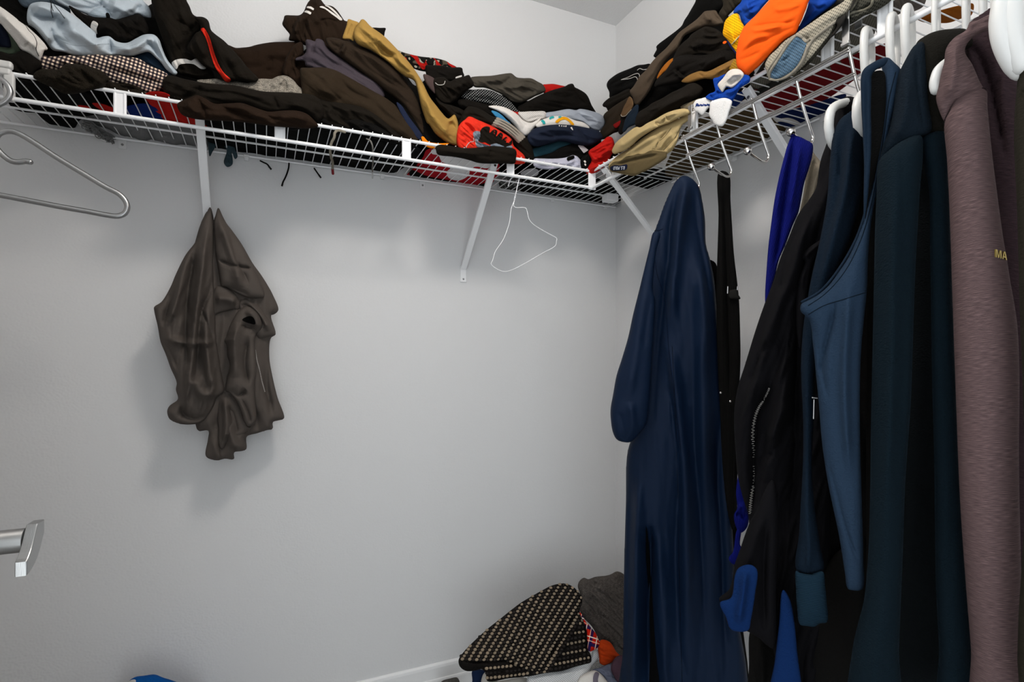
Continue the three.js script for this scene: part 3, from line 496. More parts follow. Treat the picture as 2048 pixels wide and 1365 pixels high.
{
  const g = garment('khaki_pants', 'mustard khaki corduroy pants sliding down the tall heap', 'pants', { c: 'A2', p: '436,215 440,180 462,145 490,113 540,158 610,208 700,298 780,388 840,478 890,578 930,630 960,668 1000,705 1035,680 1050,705 1060,745 1062,866 1030,862 1000,852 955,822 920,792 885,740 872,730 856,690 840,640 824,570 812,520 796,480 745,455 700,422 650,376 600,338 540,298 460,262', pl: Zp(0.25), F: 0.035, B: 0.08, fm: 1.4, m: khaki, cells: 9000,
    folds: [[-9, 18, '575,310 660,330 700,320', 'v'], [-7, 18, '540,250 640,320 720,400 800,450', 'v'], [9, 34, '480,150 600,240 720,350 800,470'], [9, 30, '850,560 900,660 950,740 1010,800'], [-10, 16, '960,668 985,705 1005,740 1000,700', 'v'], [-9, 16, '1005,720 1030,740 1045,790', 'v'], [-6, 12, '870,560 920,640 960,690', 'v']], wr: [...S(0.14, 0.04, 45, 0.003), [0.0015, 0.03, 0.02, 20]] });
  piece(g, 'turned_leg', { c: 'A2', p: '372,228 378,200 395,150 405,114 430,120 470,138 452,165 440,210 438,245 415,235', pl: Zp(0.23), F: 0.015, B: 0.03, fm: 1.4, m: khaki, folds: [[-4, 10, '430,140 415,180 400,220', 'v']] });
}
garment('grey_leggings', 'mauve grey leggings with two brushed cuffs, in the tall heap', 'pants', { c: 'C4', p: '318,505 330,490 380,495 436,512 444,488 470,480 530,500 580,580 640,640 800,745 1000,890 1200,1010 1300,1200 1200,1260 900,1160 640,1000 420,860 320,820 300,760 190,750 200,720 280,690 322,640', pl: Zp(0.212), F: 0.03, B: 0.05, m: fab(0x40393f), folds: [[-10, 16, '440,510 425,580 405,680', 'v'], [10, 30, '520,520 560,640 760,800'], [-5, 14, '300,700 290,760 310,790', 'v']], wr: S(0.16, 0.05, 30) });
garment('charcoal_pants', 'charcoal brown pants with a folded open cuff beside the khaki pants', 'pants', { c: 'C4', p: '562,500 575,475 610,465 680,468 740,482 780,500 860,515 940,545 1040,590 1140,640 1250,705 1400,815 1500,915 1580,1030 1660,1150 1720,1270 1760,1400 1800,1560 1820,1720 1760,1680 1640,1480 1500,1280 1300,1120 1100,960 900,820 760,720 680,660 610,600', pl: Zp(0.222), F: 0.035, B: 0.05, m: fab(0x2a2119), cells: 7000, folds: [[-12, 22, '790,505 770,580 720,630 640,640', 'v'], [11, 22, '820,520 800,600 760,680'], [12, 60, '860,560 1100,680 1350,860 1560,1080'], [-8, 20, '600,480 660,560 740,590', 'v']], wr: S(0.2, 0.05, 38) });
garment('olive_pants', 'large folded dark olive sweatpants in the middle of the tall heap', 'pants', { c: 'A2', p: '118,420 122,405 180,402 250,400 300,408 340,422 450,482 560,545 640,590 700,640 760,720 830,800 850,850 800,860 720,840 640,800 560,730 480,660 380,640 250,620 140,590 128,520', pl: Zp(0.243), F: 0.04, B: 0.10, R: 0.04, m: fab(0x2b2218), cells: 7000, folds: [[9, 50, '250,430 300,500 280,580'], [-10, 30, '340,440 420,540 560,600', 'v'], [-7, 24, '140,590 300,610 380,580', 'v'], [8, 30, '560,580 680,690 780,810']], wr: S(0.18, 0.05, 35) });
garment('black_hoodie', 'black hoodie with dangling patterned drawstrings, along the front rail', 'hoodie', { c: 'A2', p: '-20,560 60,555 140,560 220,580 290,600 360,610 450,625 520,650 600,700 680,770 740,830 790,868 700,852 600,830 480,800 360,780 260,765 240,740 180,690 80,660 -20,640', pl: Zp(0.258), F: 0.03, B: 0.16, m: M.black2, cells: 7000, folds: [[9, 16, '290,640 300,690 340,730'], [-8, 14, '310,640 330,700 400,720', 'v'], [9, 20, '360,640 480,660 580,700'], [-9, 18, '520,680 590,760 640,820', 'v'], [10, 22, '560,680 640,760 710,830'], [-7, 14, '420,700 500,740 560,800', 'v'], [8, 20, '40,600 150,640 230,700']], wr: S(0.1, 0.035, 30, 0.005) });
garment('navy_scarf', 'narrow dark navy cloth strip beside the khaki pants', 'scarf', { c: 'A2', p: '690,605 720,625 770,700 830,780 850,820 830,832 790,800 735,710', pl: Zp(0.256), F: 0.012, B: 0.02, m: fab(0x1c2338) });
garment('black_vest', 'black padded vest filling the gap below the khaki pants', 'vest', { c: 'A2', p: '700,560 780,560 850,640 900,730 960,800 1020,860 960,880 860,860 800,790 740,690', pl: Zp(0.22), F: 0.02, B: 0.05, m: M.black3, wr: S(0.1, 0.04, 40) });
garment('orange_cloth', 'bright orange cloth tucked under the khaki pants', 'cloth', { c: 'A2', p: '838,812 850,810 880,840 930,850 1005,852 960,872 900,882 858,862', pl: Zp(0.275), F: 0.012, B: 0.05, m: fab(0xd87a10) });
// towards the corner
garment('camo_shirt', 'red and black camouflage shirt behind the khaki pants', 'shirt', { c: 'A2', p: '700,300 735,312 830,335 920,345 985,362 1010,378 1050,402 1020,420 900,430 780,400', pl: Zp(0.11), F: 0.02, B: 0.04, m: fab(0xffffff, { map: CAMO }), wr: S(0.1, 0.04, 15) });
garment('black_tshirt', 'black tshirt with a small white print beside the drawstring shorts', 'shirt', { c: 'C6', p: '-40,140 0,138 120,143 190,158 290,163 300,200 312,232 300,262 230,280 100,300 0,300', pl: Zp(0.15), F: 0.025, B: 0.05, m: M.black, wr: S(0.1, 0.04, 15) });
onto(scene.getObjectByName('black_tshirt'), 'print', { c: 'C6', p: '230,246 262,236 290,228 288,246 262,252 234,264', m: M.white, sharp: 1 }, 'small white print');
garment('mauve_shirt', 'mauve brown top wedged behind the khaki pants', 'top', { c: 'C6', p: '-60,220 0,236 40,262 54,310 50,400 20,380 -40,300', pl: Zp(0.19), F: 0.02, B: 0.03, m: fab(0x4a3c3a) });
{
  const g = garment('drawstring_shorts', 'black shorts with a white drawstring in the heap', 'shorts', { c: 'C6', p: '20,270 60,252 130,250 180,285 230,262 310,240 355,228 375,260 400,305 392,332 330,372 262,432 240,460 180,492 120,488 60,432 30,340', pl: Zp(0.185), F: 0.035, B: 0.06, m: M.black2, folds: [[-9, 14, '60,330 120,400 190,480', 'v'], [9, 24, '140,330 250,330 340,280'], [-8, 12, '60,280 130,270 180,300', 'v'], [-7, 14, '200,290 180,380 230,430', 'v']], wr: S(0.1, 0.035, 40) });
  cordOn(g, 'drawstring', 'C6', '52,300 70,316 100,320 128,312 138,285', 0.0011, M.white, 1);
}
garment('crumpled_leggings', 'black leggings crumpled against the khaki pants', 'pants', { c: 'C6', p: '50,430 110,480 200,505 290,540 320,570 290,660 255,700 215,640 150,570 80,500', pl: Zp(0.215), F: 0.03, B: 0.05, m: M.black2, folds: [[9, 14, '110,500 190,560 270,640'], [-8, 10, '130,490 220,570 290,600', 'v'], [8, 12, '80,470 160,560 220,640']], wr: S(0.07, 0.02, 45, 0.005) });
garment('grey_hoodie', 'washed grey hoodie draped on top near the corner', 'hoodie', { c: 'C6', p: '360,262 375,248 430,240 560,234 650,220 700,213 742,213 770,235 792,250 850,256 920,258 980,288 1032,320 1052,372 1010,400 960,420 900,452 820,482 740,470 690,430 620,390 500,345 400,335', pl: Zp(0.135), F: 0.035, B: 0.06, m: fab(0x47423a), cells: 7000, folds: [[-9, 22, '742,220 700,280 640,310 520,300', 'v'], [10, 40, '440,270 600,260 700,240'], [9, 24, '780,260 840,310 880,380'], [-9, 18, '800,300 900,290 990,330', 'v'], [8, 18, '640,340 760,340 850,330'], [-8, 14, '820,360 900,370 960,400', 'v']], wr: S(0.1, 0.03, 20, 0.005) });
garment('mesh_shorts', 'black mesh shorts with pale net dots', 'shorts', { c: 'C6', p: '280,420 340,378 440,358 560,370 660,420 740,480 800,545 825,570 790,590 700,560 640,540 560,500 460,480 340,460', pl: Zp(0.165), F: 0.03, B: 0.05, m: fab(0xffffff, { map: NET, k: 'none', spec: 0.4 }), folds: [[-7, 18, '380,410 480,450 620,470 720,520', 'v'], [8, 24, '440,385 560,410 680,470']], wr: S(0.12, 0.04, 25) });
garment('red_shirt', 'red shirt showing behind the black tee near the corner', 'shirt', { c: 'C6', p: '1025,318 1060,312 1120,309 1180,320 1240,338 1200,380 1100,410 1040,400', pl: Zp(0.11), F: 0.02, B: 0.04, m: redC, wr: S(0.08, 0.03, 15) });
garment('black_tee', 'black tee folded into a peak at the corner end of the heap', 'shirt', { c: 'C6', p: '808,562 800,520 850,490 900,462 1000,410 1060,385 1130,360 1230,330 1262,312 1300,308 1320,340 1345,352 1395,380 1420,400 1442,432 1470,500 1512,578 1440,552 1340,545 1250,547 1150,562 1040,575 900,575', pl: Zp(0.155), F: 0.035, B: 0.06, m: M.black, folds: [[-8, 18, '1100,400 1220,430 1340,400', 'v'], [9, 40, '900,500 1060,460 1240,440'], [-7, 16, '1290,330 1340,420 1420,500', 'v']], wr: S(0.14, 0.045, 5) });
garment('black_shirt', 'black shirt under the mesh shorts with a bit of light blue trim', 'shirt', { c: 'C6', p: '255,460 340,450 450,480 560,510 660,560 740,640 760,690 720,720 640,670 560,610 440,560 340,540 270,520', pl: Zp(0.195), F: 0.025, B: 0.06, m: M.black, wr: S(0.12, 0.035, 28) });
garment('blue_towel', 'bright blue cloth edge beside the striped track jacket', 'cloth', { c: 'C6', p: '556,552 600,560 650,590 700,640 735,672 720,690 660,650 600,610', pl: Zp(0.225), F: 0.012, B: 0.03, m: fab(0x3a7ea8) });
garment('red_vest', 'dark red cloth edge above the white mesh jersey', 'cloth', { c: 'C6', p: '590,495 680,508 780,560 830,572 820,620 760,600 660,540', pl: Zp(0.175), F: 0.012, B: 0.03, m: redC });
garment('white_polo', 'white polo shirt sloping between the striped jacket and the mesh jersey', 'shirt', { c: 'C6', p: '530,515 570,505 640,512 700,530 760,562 800,590 850,640 920,662 1010,618 990,660 940,720 900,772 868,785 820,755 750,670 690,610 620,560', pl: Zp(0.215), F: 0.025, B: 0.06, m: M.white, folds: [[7, 24, '640,540 740,620 840,720'], [-7, 14, '800,580 830,660 900,690', 'v']], wr: S(0.12, 0.04, 45, 0.002) });
garment('mesh_jersey', 'white perforated jersey folded flat near the corner', 'jersey', { c: 'C6', p: '800,570 860,562 940,558 1050,563 1058,600 1050,625 990,640 900,660 850,640', pl: Zp(0.19), F: 0.02, B: 0.06, m: fab(0xd6d1cc, { map: HOLE }), R: 0.012, folds: [[-4, 8, '870,645 950,615 1040,605', 'v']] });
garment('blue_tee', 'pale blue grey tee below the black peaked tee', 'shirt', { c: 'C6', p: '1040,580 1140,558 1260,538 1330,548 1360,537 1400,540 1460,553 1540,580 1592,622 1596,672 1550,735 1490,730 1440,700 1390,662 1300,640 1200,622 1050,620', pl: Zp(0.185), F: 0.03, B: 0.06, m: fab(0x9da3ad), folds: [[-7, 16, '1320,560 1400,620 1460,690', 'v'], [8, 24, '1380,560 1480,610 1560,670']], wr: S(0.12, 0.04, 15, 0.003) });
{
  const g = garment('print_tee', 'white tee with a teal and orange print', 'shirt', { c: 'C6', p: '960,690 1000,645 1060,620 1120,602 1230,606 1320,640 1400,662 1455,712 1330,720 1200,710 1050,710 990,712', pl: Zp(0.225), F: 0.022, B: 0.06, m: M.white, wr: S(0.1, 0.04, 10, 0.002) });
  const ring = (x, y, a, b, rot) => { let s = ''; for (let i = 0; i < 10; i++) { const t = i / 10 * 6.283, u = a * Math.cos(t), v = b * Math.sin(t); s += (x + u * Math.cos(rot) - v * Math.sin(rot)).toFixed(0) + ',' + (y + u * Math.sin(rot) + v * Math.cos(rot)).toFixed(0) + ' '; } return s; };
  const tq = fab(0x2a9a9a, { k: 'none' }), org = fab(0xe09a14, { k: 'none' });
  for (const s of ['1010,650 1022,634 1045,648 1052,672 1030,674 1022,656', '1085,622 1100,606 1128,604 1130,618 1105,624 1096,634', '1165,610 1185,602 1200,608 1190,622']) onto(g, 'teal_print', { c: 'C6', p: s, m: tq, R: 0.001 });
  onto(g, 'orange_print', { c: 'C6', p: '1140,655 1160,632 1200,610 1240,612 1280,640 1312,680 1290,684 1262,652 1225,634 1190,642 1160,664', m: org }, 'orange loop of the print');
}
{
  const g = garment('navy_tee', 'navy tee with small white lettering, folded below the print tee', 'shirt', { c: 'C6', p: '885,790 915,745 945,718 1040,690 1120,680 1200,678 1330,690 1460,716 1540,742 1575,800 1525,842 1462,872 1400,872 1330,862 1190,830 1080,855 960,880 900,850', pl: Zp(0.262), F: 0.035, B: 0.10, m: navy, folds: [[8, 26, '960,760 1120,720 1300,730'], [-7, 18, '1060,800 1200,770 1340,790', 'v'], [-7, 16, '1340,700 1400,780 1460,850', 'v'], [7, 20, '930,800 1040,830 1120,820']], wr: S(0.12, 0.04, 8) });
  for (const s of ['1170,684 1182,682 1186,696 1174,698', '1192,686 1202,684 1208,698 1196,700', '1212,688 1222,686 1226,700 1216,702', '1232,684 1244,690 1240,704 1230,700', '1276,708 1290,700 1304,734 1296,732']) onto(g, 'letter', { c: 'C6', p: s, m: M.white, R: 0.0008, sharp: 1 });
}
garment('teal_shirt', 'dark teal shirt pressed under the navy tee', 'shirt', { c: 'C6', p: '930,905 1000,878 1090,848 1190,818 1300,838 1360,858 1300,890 1180,905 1120,945 1020,975 950,985', pl: Zp(0.245), F: 0.02, B: 0.10, m: teal, wr: S(0.1, 0.035, -10) });
{
  const g = garment('black_polo', 'black polo with a pale care tag, near the shelf corner', 'shirt', { c: 'C6', p: '945,980 1030,955 1120,925 1200,880 1340,850 1430,880 1470,920 1460,1000 1400,1010 1250,1010 1100,1010 980,1010', pl: Zp(0.25), F: 0.025, B: 0.10, m: M.black3, wr: S(0.1, 0.035, -5) });
  onto(g, 'care_tag', { c: 'C6', p: '1340,866 1392,872 1440,912 1396,940', m: fab(0xb5b2b4), sharp: 1, lift: 0.004 }, 'pale care tag');
}
{
  const g = garment('white_cloth', 'white lavender cloth bunched on the front rail near the corner', 'cloth', { c: 'C6', p: '938,1010 950,990 1000,988 1100,990 1200,985 1250,975 1300,958 1340,970 1372,1005 1412,1052 1402,1090 1350,1100 1305,1096 1270,1060 1180,1075 1100,1088 1000,1080 945,1055', pl: Zp(0.27), F: 0.025, B: 0.10, m: fab(0xb9b9c8), folds: [[-9, 14, '1010,1060 1140,1060 1260,1020 1330,980', 'v'], [8, 14, '1150,1050 1250,1030 1320,1010'], [-8, 10, '1300,970 1330,1020 1400,1050', 'v'], [8, 14, '1320,1060 1360,1040 1400,1060']], wr: S(0.07, 0.025, 0, 0.004) });
  onto(g, 'dark_trim', { c: 'C6', p: '1245,985 1280,965 1310,962 1312,985 1280,1002 1250,1008', m: M.black3, lift: 0.003 });
}
{
  const g = garment('black_sock', 'small black sock with white marks beside the red garment', 'sock', { c: 'C6', p: '1370,1000 1400,965 1440,950 1470,990 1462,1050 1425,1105 1385,1090', pl: Zp(0.29), F: 0.025, B: 0.08, m: M.black3 });
  for (const s of ['1396,1010 1412,1004 1424,1022 1410,1030', '1402,1036 1416,1032 1424,1050 1412,1058']) onto(g, 'mark', { c: 'C6', p: s, m: M.white, sharp: 1, R: 0.001 });
}
garment('red_tshirt', 'red tshirt crumpled in the very corner of the shelves', 'shirt', { c: 'C6', p: '1418,1112 1440,1060 1470,1010 1440,940 1450,915 1500,880 1570,830 1620,788 1660,800 1680,900 1650,962 1620,1030 1560,1085 1500,1122 1445,1138', pl: { o: V3(-0.30, 0, 0.30), n: V3(-0.5, 0, 0.866) }, F: 0.035, B: 0.14, m: redC, folds: [[-9, 14, '1450,930 1520,940 1600,900', 'v'], [9, 20, '1470,1000 1560,960 1640,900'], [-9, 12, '1480,960 1560,1000 1640,960', 'v'], [-10, 14, '1440,1060 1530,1020 1640,1000', 'v'], [10, 24, '1450,1090 1540,1050 1610,1000']], wr: S(0.06, 0.02, -20, 0.005) });
{
  const g = garment('track_jacket', 'black track top with pale triple sleeve stripes', 'jacket', { c: 'C6', p: '262,680 285,610 310,552 350,515 430,528 500,562 560,598 680,648 800,738 880,798 912,850 935,905 945,1030 885,1035 850,985 800,920 740,830 620,760 540,720 400,700 330,700', pl: Zp(0.258), F: 0.035, B: 0.09, m: M.black2, cells: 7000, folds: [[9, 30, '380,560 540,640 700,740 860,880'], [-7, 20, '320,600 420,600 520,640', 'v']], wr: S(0.14, 0.04, 35) });
  const st = fab(0x8f877c, { k: 'none' });
  for (let i = 0; i < 4; i++) { const a = i / 3; const P = (t, o) => { const x0 = 605 - a * 40, y0 = 620 + a * 62, x1 = 860 - a * 52, y1 = 796 + a * 44; return (x0 + (x1 - x0) * t + o * 5) + ',' + (y0 + (y1 - y0) * t - 26 * Math.sin(t * 3.14) - o * 7).toFixed(0); };
    onto(g, 'sleeve_stripe', { c: 'C6', p: [P(0, 1), P(0.25, 1), P(0.5, 1), P(0.75, 1), P(1, 1), P(1, -1), P(0.75, -1), P(0.5, -1), P(0.25, -1), P(0, -1)].join(' '), m: st, R: 0.001, step: 1.2 }, 'pale sleeve stripe'); }
}
{
  const g = garment('red_hoodie', 'bright red hoodie with a black and grey chest print', 'hoodie', { c: 'C6', p: '258,700 330,622 360,604 450,640 560,685 640,735 742,808 762,870 800,908 860,966 866,1028 780,1040 700,1020 560,960 420,930 262,900', pl: Zp(0.275), F: 0.035, B: 0.10, m: redBright, cells: 9000, folds: [[-8, 14, '300,660 360,700 400,760', 'v'], [8, 20, '360,640 420,720 440,800'], [-6, 12, '300,760 340,800 330,860', 'v'], [6, 16, '480,690 600,740 700,820']], wr: S(0.07, 0.025, 40, 0.004) });
  const bk = M.black2, gr = fab(0x75808c, { k: 'none' });
  onto(g, 'grey_print', { c: 'C6', p: '395,760 410,742 460,748 470,800 440,830 500,860 548,872 430,880 420,830', m: gr }, 'grey part of the print');
  onto(g, 'black_print', { c: 'C6', p: '470,720 500,700 545,706 540,760 580,725 612,738 600,790 640,752 662,770 650,820 690,790 702,800 690,845 742,815 745,850 700,885 640,870 600,850 545,860 500,838 470,842 438,820 450,770', m: bk }, 'black part of the print');
  for (const s of ['575,730 600,742 590,775 566,790 575,760', '636,762 656,775 640,800 616,812 630,788', '688,798 700,806 690,832 672,828', '700,842 742,812 735,830 706,862']) onto(g, 'red_print', { c: 'C6', p: s, m: redBright, lift: 0.0026, R: 0.001 });
  onto(g, 'grey_line', { c: 'C6', p: '545,868 600,850 660,858 750,878 740,890 650,880 580,880', m: gr, lift: 0.0024 });
  cordOn(g, 'white_outline', 'C6', '330,890 345,862 370,838 398,834 402,800 424,776 414,826 428,876', 0.0011, M.white, 0.8);
}
garment('black_longsleeve', 'black long sleeve lying across the front rail below the red hoodie', 'shirt', { c: 'C6', p: '50,885 80,864 180,872 300,892 420,890 560,874 680,884 772,902 788,930 782,985 774,1032 690,1036 600,1036 450,1031 350,1002 280,985 200,972 70,952 54,915', pl: Zp(0.318), F: 0.03, B: 0.12, m: M.black2, folds: [[-5, 20, '560,900 540,960 560,1020', 'v'], [6, 30, '120,910 300,930 460,950']], wr: S(0.14, 0.05, 8, 0.003) });
// what shows through the wires from below
const deck = Yp(YD + 0.012);
const under = (name, label, cat, c, p, m, o = {}) => garment(name, label, cat, { c, p, pl: o.pl ?? deck, F: 0.006, B: o.B ?? 0.03, R: 0.01, m, wr: o.wr ?? S(0.1, 0.035, 20, 0.003), ...o });
under('black_shirt', 'black shirt resting on the wires near the shelf end', 'shirt', 'A1', '70,470 240,480 420,520 540,560 670,690 560,700 480,710 430,775 350,765 290,735 190,650 90,575', M.black3);
under('red_cloth', 'red cloth seen through the wires below the black fleece', 'cloth', 'A1', '390,560 520,590 670,640 690,660 520,660 420,620', redC);
under('blue_cloth', 'royal blue cloth seen through the wires below the knitted cap', 'cloth', 'A1', '740,640 870,615 960,660 965,712 850,700 750,680', fab(0x10286c));
under('red_towel', 'red towel seen through the wires beside the black pants', 'towel', 'A1', '860,560 960,545 1060,600 1130,680 1240,760 1050,755 960,700', redC);
under('black_sweatpants', 'black sweatpants resting on the wires along the middle of the back shelf', 'pants', 'A1', '1170,690 1500,720 1900,760 2300,840 2500,890 2440,960 2330,1030 2200,1030 1900,990 1640,970 1440,940 1300,900 1210,800', M.black3, { cells: 7000 });
under('grey_knitwear', 'charcoal grey knitwear folded on the wires, lobes poking through', 'sweater', 'A1', '500,690 640,680 900,700 1170,760 1230,890 1090,890 1000,880 900,850 870,882 800,872 740,830 650,770 560,740', fab(0x747474, { bump: 0.001 }), { F: 0.02, R: 0.02, folds: [[8, 22, '600,740 720,760 760,840'], [-9, 14, '740,760 760,830 780,860', 'v'], [9, 26, '820,760 850,820 860,870'], [-9, 14, '880,760 900,830 900,870', 'v'], [9, 22, '960,800 1010,840 1050,880']] });
{
  const fr = garment('frilly_scarf', 'grey looped yarn scarf poking through the wires', 'scarf', { c: 'A1', p: '485,710 520,700 570,740 620,775 680,810 690,845 640,840 590,820 530,770', pl: Yp(YD - 0.004), F: 0.008, B: 0.012, R: 0.01, m: fab(0x7a7a7a) });
  const Sf = surf.get(fr), loops = [];
  for (let i = 0; i < 70; i++) { const t = rnd(), x = 490 + t * 190 + (rnd() - 0.5) * 40, y = 710 + t * 125 + (rnd() - 0.5) * 40; if (Sf.inside(x / 2.967, y / 2.967) < 0) continue; const p = hit(Sf.pl, x / 2.967, y / 2.967), g = new THREE.TorusGeometry(0.004 + rnd() * 0.003, 0.0011, 6, 12); g.rotateX(rnd() * 3).rotateY(rnd() * 3).translate(p.x, p.y - 0.009, p.z); loops.push(g); }
  part(fr, mergeGeometries(loops), fab(0x8a8a8a), 'yarn_loops').userData.kind = 'stuff';
}
under('teal_glove', 'dark teal knitted glove with fingers hanging below the wires', 'glove', 'A1', '1230,780 1300,770 1370,800 1390,870 1410,930 1395,945 1375,900 1380,975 1350,992 1328,965 1345,890 1300,850 1262,900 1245,930 1235,860', fab(0x36474e, { bump: 0.0015 }), { pl: Zp(0.03), F: 0.010, B: 0.008, R: 0.012 });
{
  const g = under('red_flower_shirt', 'red shirt with large pale flower print and a black band, seen through the wires', 'shirt', 'A2', '870,890 1000,890 1180,940 1300,975 1290,1040 1240,1110 1190,1145 1150,1130 1000,1110 850,1090 740,1072 735,1058 800,990 850,930', fab(0xa81420), { cells: 7000 });
  onto(g, 'flower_print', { c: 'A2', p: '900,890 1010,895 1090,930 1200,960 1275,985 1220,1000 1170,990 1130,1000 1120,1040 1060,1072 1000,1055 990,1020 1010,1000 990,975 960,960 940,925 900,912', m: fab(0xe4e2e2, { k: 'none' }) }, 'pale flower print');
  onto(g, 'black_band', { c: 'A2', p: '780,1010 870,1045 1000,1070 1150,1100 1240,1085 1200,1125 1100,1120 1000,1096 880,1080 770,1040', m: M.black3 }, 'black band');
}
under('white_sock', 'white grey cloth end on the wires beside the diagonal support', 'sock', 'D6', '640,215 690,180 760,168 806,188 800,225 740,248 680,245', fab(0xaaa8ac));
under('leaf_print_shirt', 'black shirt with a white leaf print, seen through the wires behind the wire hanger', 'shirt', 'D6', '445,300 470,270 560,260 640,300 660,350 640,410 570,425 490,395 460,350', fab(0xffffff, { map: LEAF }));
under('black_shirt', 'black shirt resting on the wires in the shelf corner', 'shirt', 'D6', '640,300 680,250 800,235 1000,200 1290,235 1420,300 1540,380 1540,520 1420,545 1200,500 1000,470 800,440 640,425', M.black3, { cells: 5000 });
const lace = (label, s, z = 0.02) => { const q = pts('A1', s).map(([x, y]) => hit(Zp(z), x, y)); const g = reg(new THREE.Group(), 'shoelace', label, 'lace'); part(g, capped(q, 0.0022, 8, 5), M.blackThread, 'cord'); const e = q.at(-1), f = q.at(-2); part(g, bar(f.clone().lerp(e, 0.5), e.clone().lerp(f, -0.25), 0.0026), M.blackSmooth, 'tip'); return g; };
lace('short black shoelace end hanging below the back rail, beside the teal glove', '1545,955 1565,965 1585,975 1605,1000');
lace('longer black drawcord hanging straight down below the back rail', '1715,970 1712,1000 1695,1050 1680,1080 1674,1100');
lace('thin black cord end below the back rail beside the patterned cord', '1865,1000 1882,1025 1900,1050');
const str = (label, s, r, mat, tipMat, zs) => { const q = pts('A2', s).map(([x, y], i) => hit(Zp(zs[Math.min(i, zs.length - 1)]), x, y)); const g = reg(new THREE.Group(), 'drawstring', label, 'drawstring'); part(g, capped(q.slice(0, -1), r, 8, 6), mat, 'cord'); part(g, bar(q.at(-2), q.at(-1), r * 1.05, 8), tipMat, 'tip'); return g; };
T.snake = tex(32, (u, v) => ((Math.floor(u * 4) + Math.floor(v * 4)) % 2 ? 0.85 : 0.12));
str('speckled beige flat drawstring with a red tip, hanging over the front rail', '385,785 345,775 325,790 322,815 305,850 298,890 303,930 312,965 312,1000 314,1032', 0.0034, fab(0xd2c8b4, { map: sized(T.snake, 0.08), k: 'none' }), fab(0x8a2a30), [0.308, 0.312, 0.318, 0.318, 0.31, 0.3, 0.27, 0.23, 0.2, 0.17]);
str('thin black and white cord with a metal tip, hanging over the front rail', '515,825 535,835 548,865 552,910 552,960 548,1000 549,1020 549,1058', 0.0021, fab(0xb5b0a8, { map: sized(T.snake, 0.05), k: 'none' }), M.alu, [0.308, 0.315, 0.315, 0.3, 0.26, 0.22, 0.2, 0.17]);
// ---------------------------------------------------------------- clothes heaped on the side shelf
const royal = fab(0x143f96, { k: 'weave', rough: 0.8 }), orangeC = fab(0xf05a12, { k: 'weave', rough: 0.85 }), sand = fab(0xab966b, { bump: 0.0006 }), greyMesh = fab(0x9b9484, { map: HOLE }), blueLining = fab(0x4c6376, { map: HOLE });
deep('wall_gap_filler', 'added black filler for the dark gaps along the side wall', 'blanket', 'D1', '120,1150 200,1000 420,900 560,760 700,620 900,420 1150,220 1400,100 1500,300 1560,700 1400,900 1000,1000 700,1150 420,1330 200,1420', Xp(-0.075), M.black3);  // this and the next two fillers are added to darken gaps
deep('slacks_gap_filler', 'added black filler for the dark gaps behind the black slacks', 'blanket', 'P', '1216,330 1240,285 1290,235 1340,190 1400,150 1450,110 1490,105 1510,150 1500,190 1440,220 1390,232 1340,262 1300,300 1250,335', Xp(-0.19), M.black3);
deep('jersey_gap_filler', 'added dark grey filler for the gaps behind the grey jerseys', 'blanket', 'P', '1490,200 1530,120 1600,50 1660,-10 1720,-60 1860,-60 1800,0 1720,55 1660,95 1600,140 1540,180', Xp(-0.23), fab(0x2b2a27));
garment('tall_jacket', 'black jacket leaning against the side wall, topmost of the corner heap', 'jacket', { c: 'D1', p: '608,640 625,600 645,560 640,530 760,430 860,355 930,292 960,230 1000,170 1040,100 1080,30 1120,-60 1440,-60 1440,80 1380,120 1260,180 1100,300 900,440 760,580 650,660', pl: Xp(-0.10), F: 0.035, B: 0.05, m: M.black3, wr: S(0.2, 0.06, -45) });
{
  const g = garment('piped_jacket', 'black jacket with white piping at the corner end of the side shelf', 'jacket', { c: 'D1', p: '75,975 90,925 150,870 200,838 250,815 340,780 430,742 500,735 570,728 580,800 500,900 440,980 330,1040 200,1080 112,1112 105,1050', pl: Xp(-0.15), F: 0.03, B: 0.08, m: M.black3, wr: S(0.1, 0.035, -30) });
  cordOn(g, 'piping', 'D1', '242,908 320,880 380,850 430,838 448,855 445,880', 0.0011, M.white, 0.8); cordOn(g, 'piping', 'D1', '242,908 340,895 400,875 420,890 430,930', 0.0011, M.white, 0.8); cordOn(g, 'piping', 'D1', '425,800 450,782 490,795 540,788', 0.0011, M.white, 0.8);
}
garment('black_joggers', 'black joggers folded below the piped jacket', 'pants', { c: 'D1', p: '28,1195 45,1165 112,1110 200,1070 330,1010 360,1030 370,1100 200,1190 95,1265 70,1225 38,1215', pl: Xp(-0.175), F: 0.03, B: 0.10, m: M.black2, wr: S(0.12, 0.04, -30) });
garment('brown_trousers', 'dark brown trousers at the bottom of the corner heap', 'pants', { c: 'C7', p: '85,560 100,500 150,420 130,350 200,280 330,195 380,170 370,260 320,320 300,420 280,500 230,520 190,545 130,580', pl: Xp(-0.20), F: 0.03, B: 0.12, m: fab(0x2a2219), wr: S(0.12, 0.035, -55) });
garment('red_scarf', 'small dark red cloth in the gap above the red tshirt', 'cloth', { c: 'C7', p: '225,440 260,415 300,395 290,440 250,470', pl: Xp(-0.225), F: 0.012, B: 0.05, m: fab(0x7a1210) });
